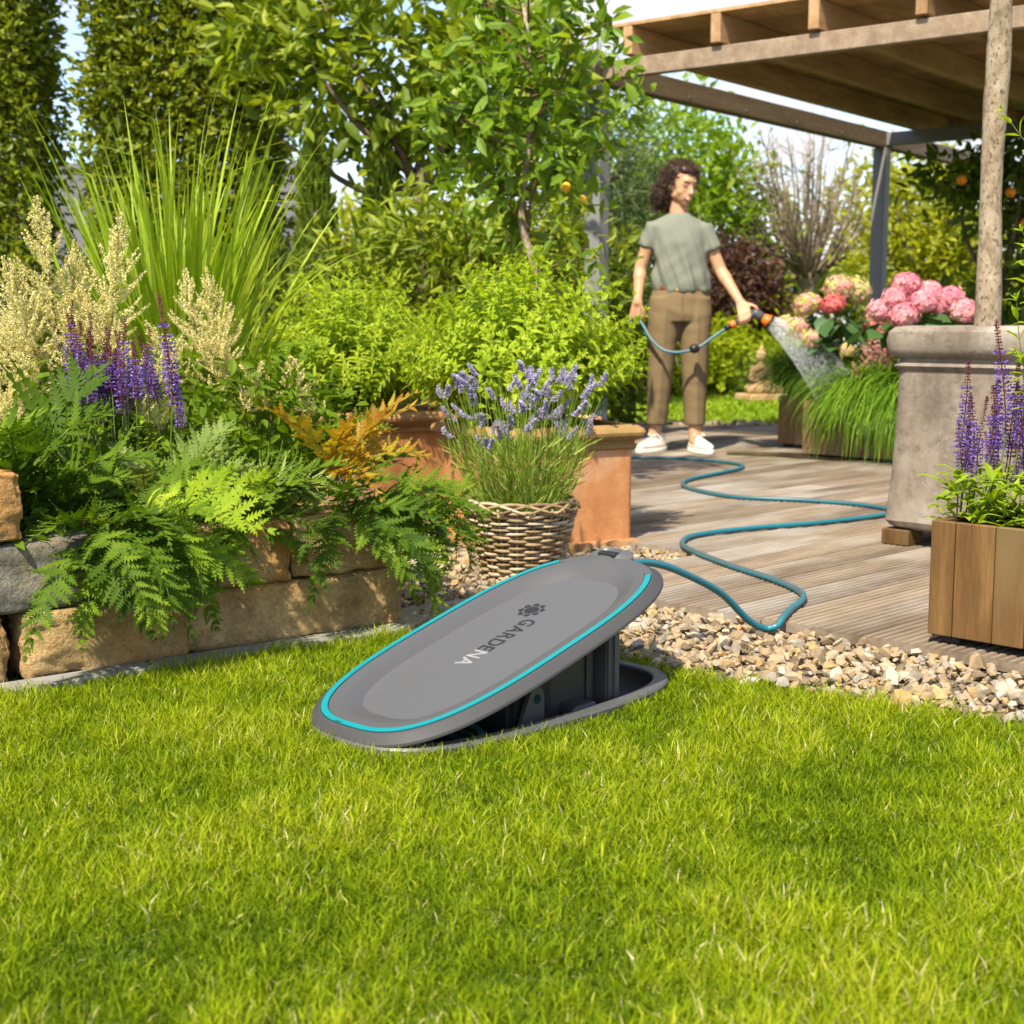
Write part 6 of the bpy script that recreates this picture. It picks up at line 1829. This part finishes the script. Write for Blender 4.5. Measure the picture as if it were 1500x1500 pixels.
V, F = tube([(.012, -.119, .885), (.014, -.126, .82), (.017, -.122, .755)], .0022, 4); g = G(); g.add(V, F); g.build('fly_seam', m_plank_old, woman)
# shoes
def shoe(c, ang, tag_):
    V, F = [], []
    n = 28; a = np.linspace(0, 2 * np.pi, n, endpoint=False)
    def sole_ring(k, z, dx=0):
        x = .130 * np.cos(a) * k; y = (.042 + .008 * np.cos(a - .3)) * np.sin(a) * k
        return np.stack([x + dx, y, np.full(n, z)], 1)
    def pl_(V): return rotz(V, ang, L(c[0], c[1], .031))
    sh_ = bpy.data.objects.new('shoe', None)
    g = G(); V, F = loft([sole_ring(.97, .001), sole_ring(1.0, .006), sole_ring(1.0, .026), sole_ring(.97, .028)]); g.add(pl_(V), F)
    V1, F1 = loft([sole_ring(.96, .0285), sole_ring(.97, .04), sole_ring(.90, .052), sole_ring(.72, .066, -.022), sole_ring(.55, .082, -.05), sole_ring(.40, .098, -.068), sole_ring(.36, .104, -.072)])
    g2 = G(); g2.add(pl_(V1), F1)
    up = g2.build('shoe', m_shoe, woman, True)
    g.build('sole', m_solew, up, True)
    g4 = G(); V, F = loft([sole_ring(.50, .002, -.062), sole_ring(.505, .025, -.062)]); V[:, 0] -= .0035; g4.add(pl_(V), F); g4.build('heel', m_sole, up)
    g3 = G()
    for i in range(4):
        x = .012 + .016 * -i; z = .060 + .0085 * i
        V, F = tube([(x, -.026, z - .004), (x + .004, 0, z + .010), (x, .026, z - .004)], .0032, 5); g3.add(pl_(V), F)
    for s_ in (-1, 1):
        V, F = tube(spline([(-.03, 0, .098), (-.02, .02 * s_, .110), (-.01, .035 * s_, .098), (-.025, .012 * s_, .097)], 10), .0030, 5); g3.add(pl_(V), F)
    g3.build('laces', m_shoe, up)
shoe((.790, 8.10), R(225), 0)
shoe((1.060, 8.055), R(293), 1)

# ------------------------------------------------------------------ sitting stone figure
m_sand = M('carved_sandstone', [(.3, (.38, .24, .11)), (.7, (.52, .36, .19))], 10, rough=.9, spec=.1, bstr=.4, bdist=.004)
st_ = thing('buddha_statue', 'sandstone buddha statue sitting cross legged before the shrubs', 'statue', (2.43, 14.05, .0))
parts = [ellipsoid((0, 0, .12), (.17, .13, .055), 20, 10), capsule((-.10, .0, .115), (-.14, -.08, .105), .055, .05), capsule((.10, .0, .115), (.16, -.08, .105), .055, .05), capsule((-.15, -.08, .10), (.07, -.13, .095), .042, .03), capsule((.17, -.08, .10), (-.03, -.14, .115), .042, .03),
         tri_loft([(0, 0, .10, .085, .06), (0, 0, .18, .075, .055), (0, 0, .27, .088, .058), (0, 0, .32, .085, .05), (0, 0, .345, .045, .04)], 20), capsule((0, 0, .33), (0, -.005, .40), .032, .030),
         ellipsoid((0, -.008, .425), (.046, .050, .058)), ellipsoid((0, .006, .452), (.050, .050, .040)), ellipsoid((0, .004, .495), (.024, .024, .028)), capsule((0, .003, .50), (0, .003, .532), .014, .005), capsule((0, -.054, .428), (0, -.060, .414), .006, .008), ellipsoid((.048, 0, .41), (.007, .012, .028)), ellipsoid((-.048, 0, .41), (.007, .012, .028)),
         capsule((-.088, 0, .31), (-.115, -.02, .21), .030, .026), capsule((-.115, -.02, .21), (-.02, -.11, .155), .026, .018), capsule((.088, 0, .31), (.115, -.02, .21), .030, .026), capsule((.115, -.02, .21), (.03, -.11, .155), .026, .018), ellipsoid((0, -.115, .150), (.045, .028, .016))]
V, N, F = fuse(parts, .0075, 2)
V = rotz(V, R(18)); g = G(); g.add(V, F); g.build('figure', m_sand, st_, True)
V, F = bbox(.42, .34, .07, .015, (0, -.02, .033), 2); g = G(); g.add(rotz(V, R(18)), F); g.build('plinth', m_sand, st_)
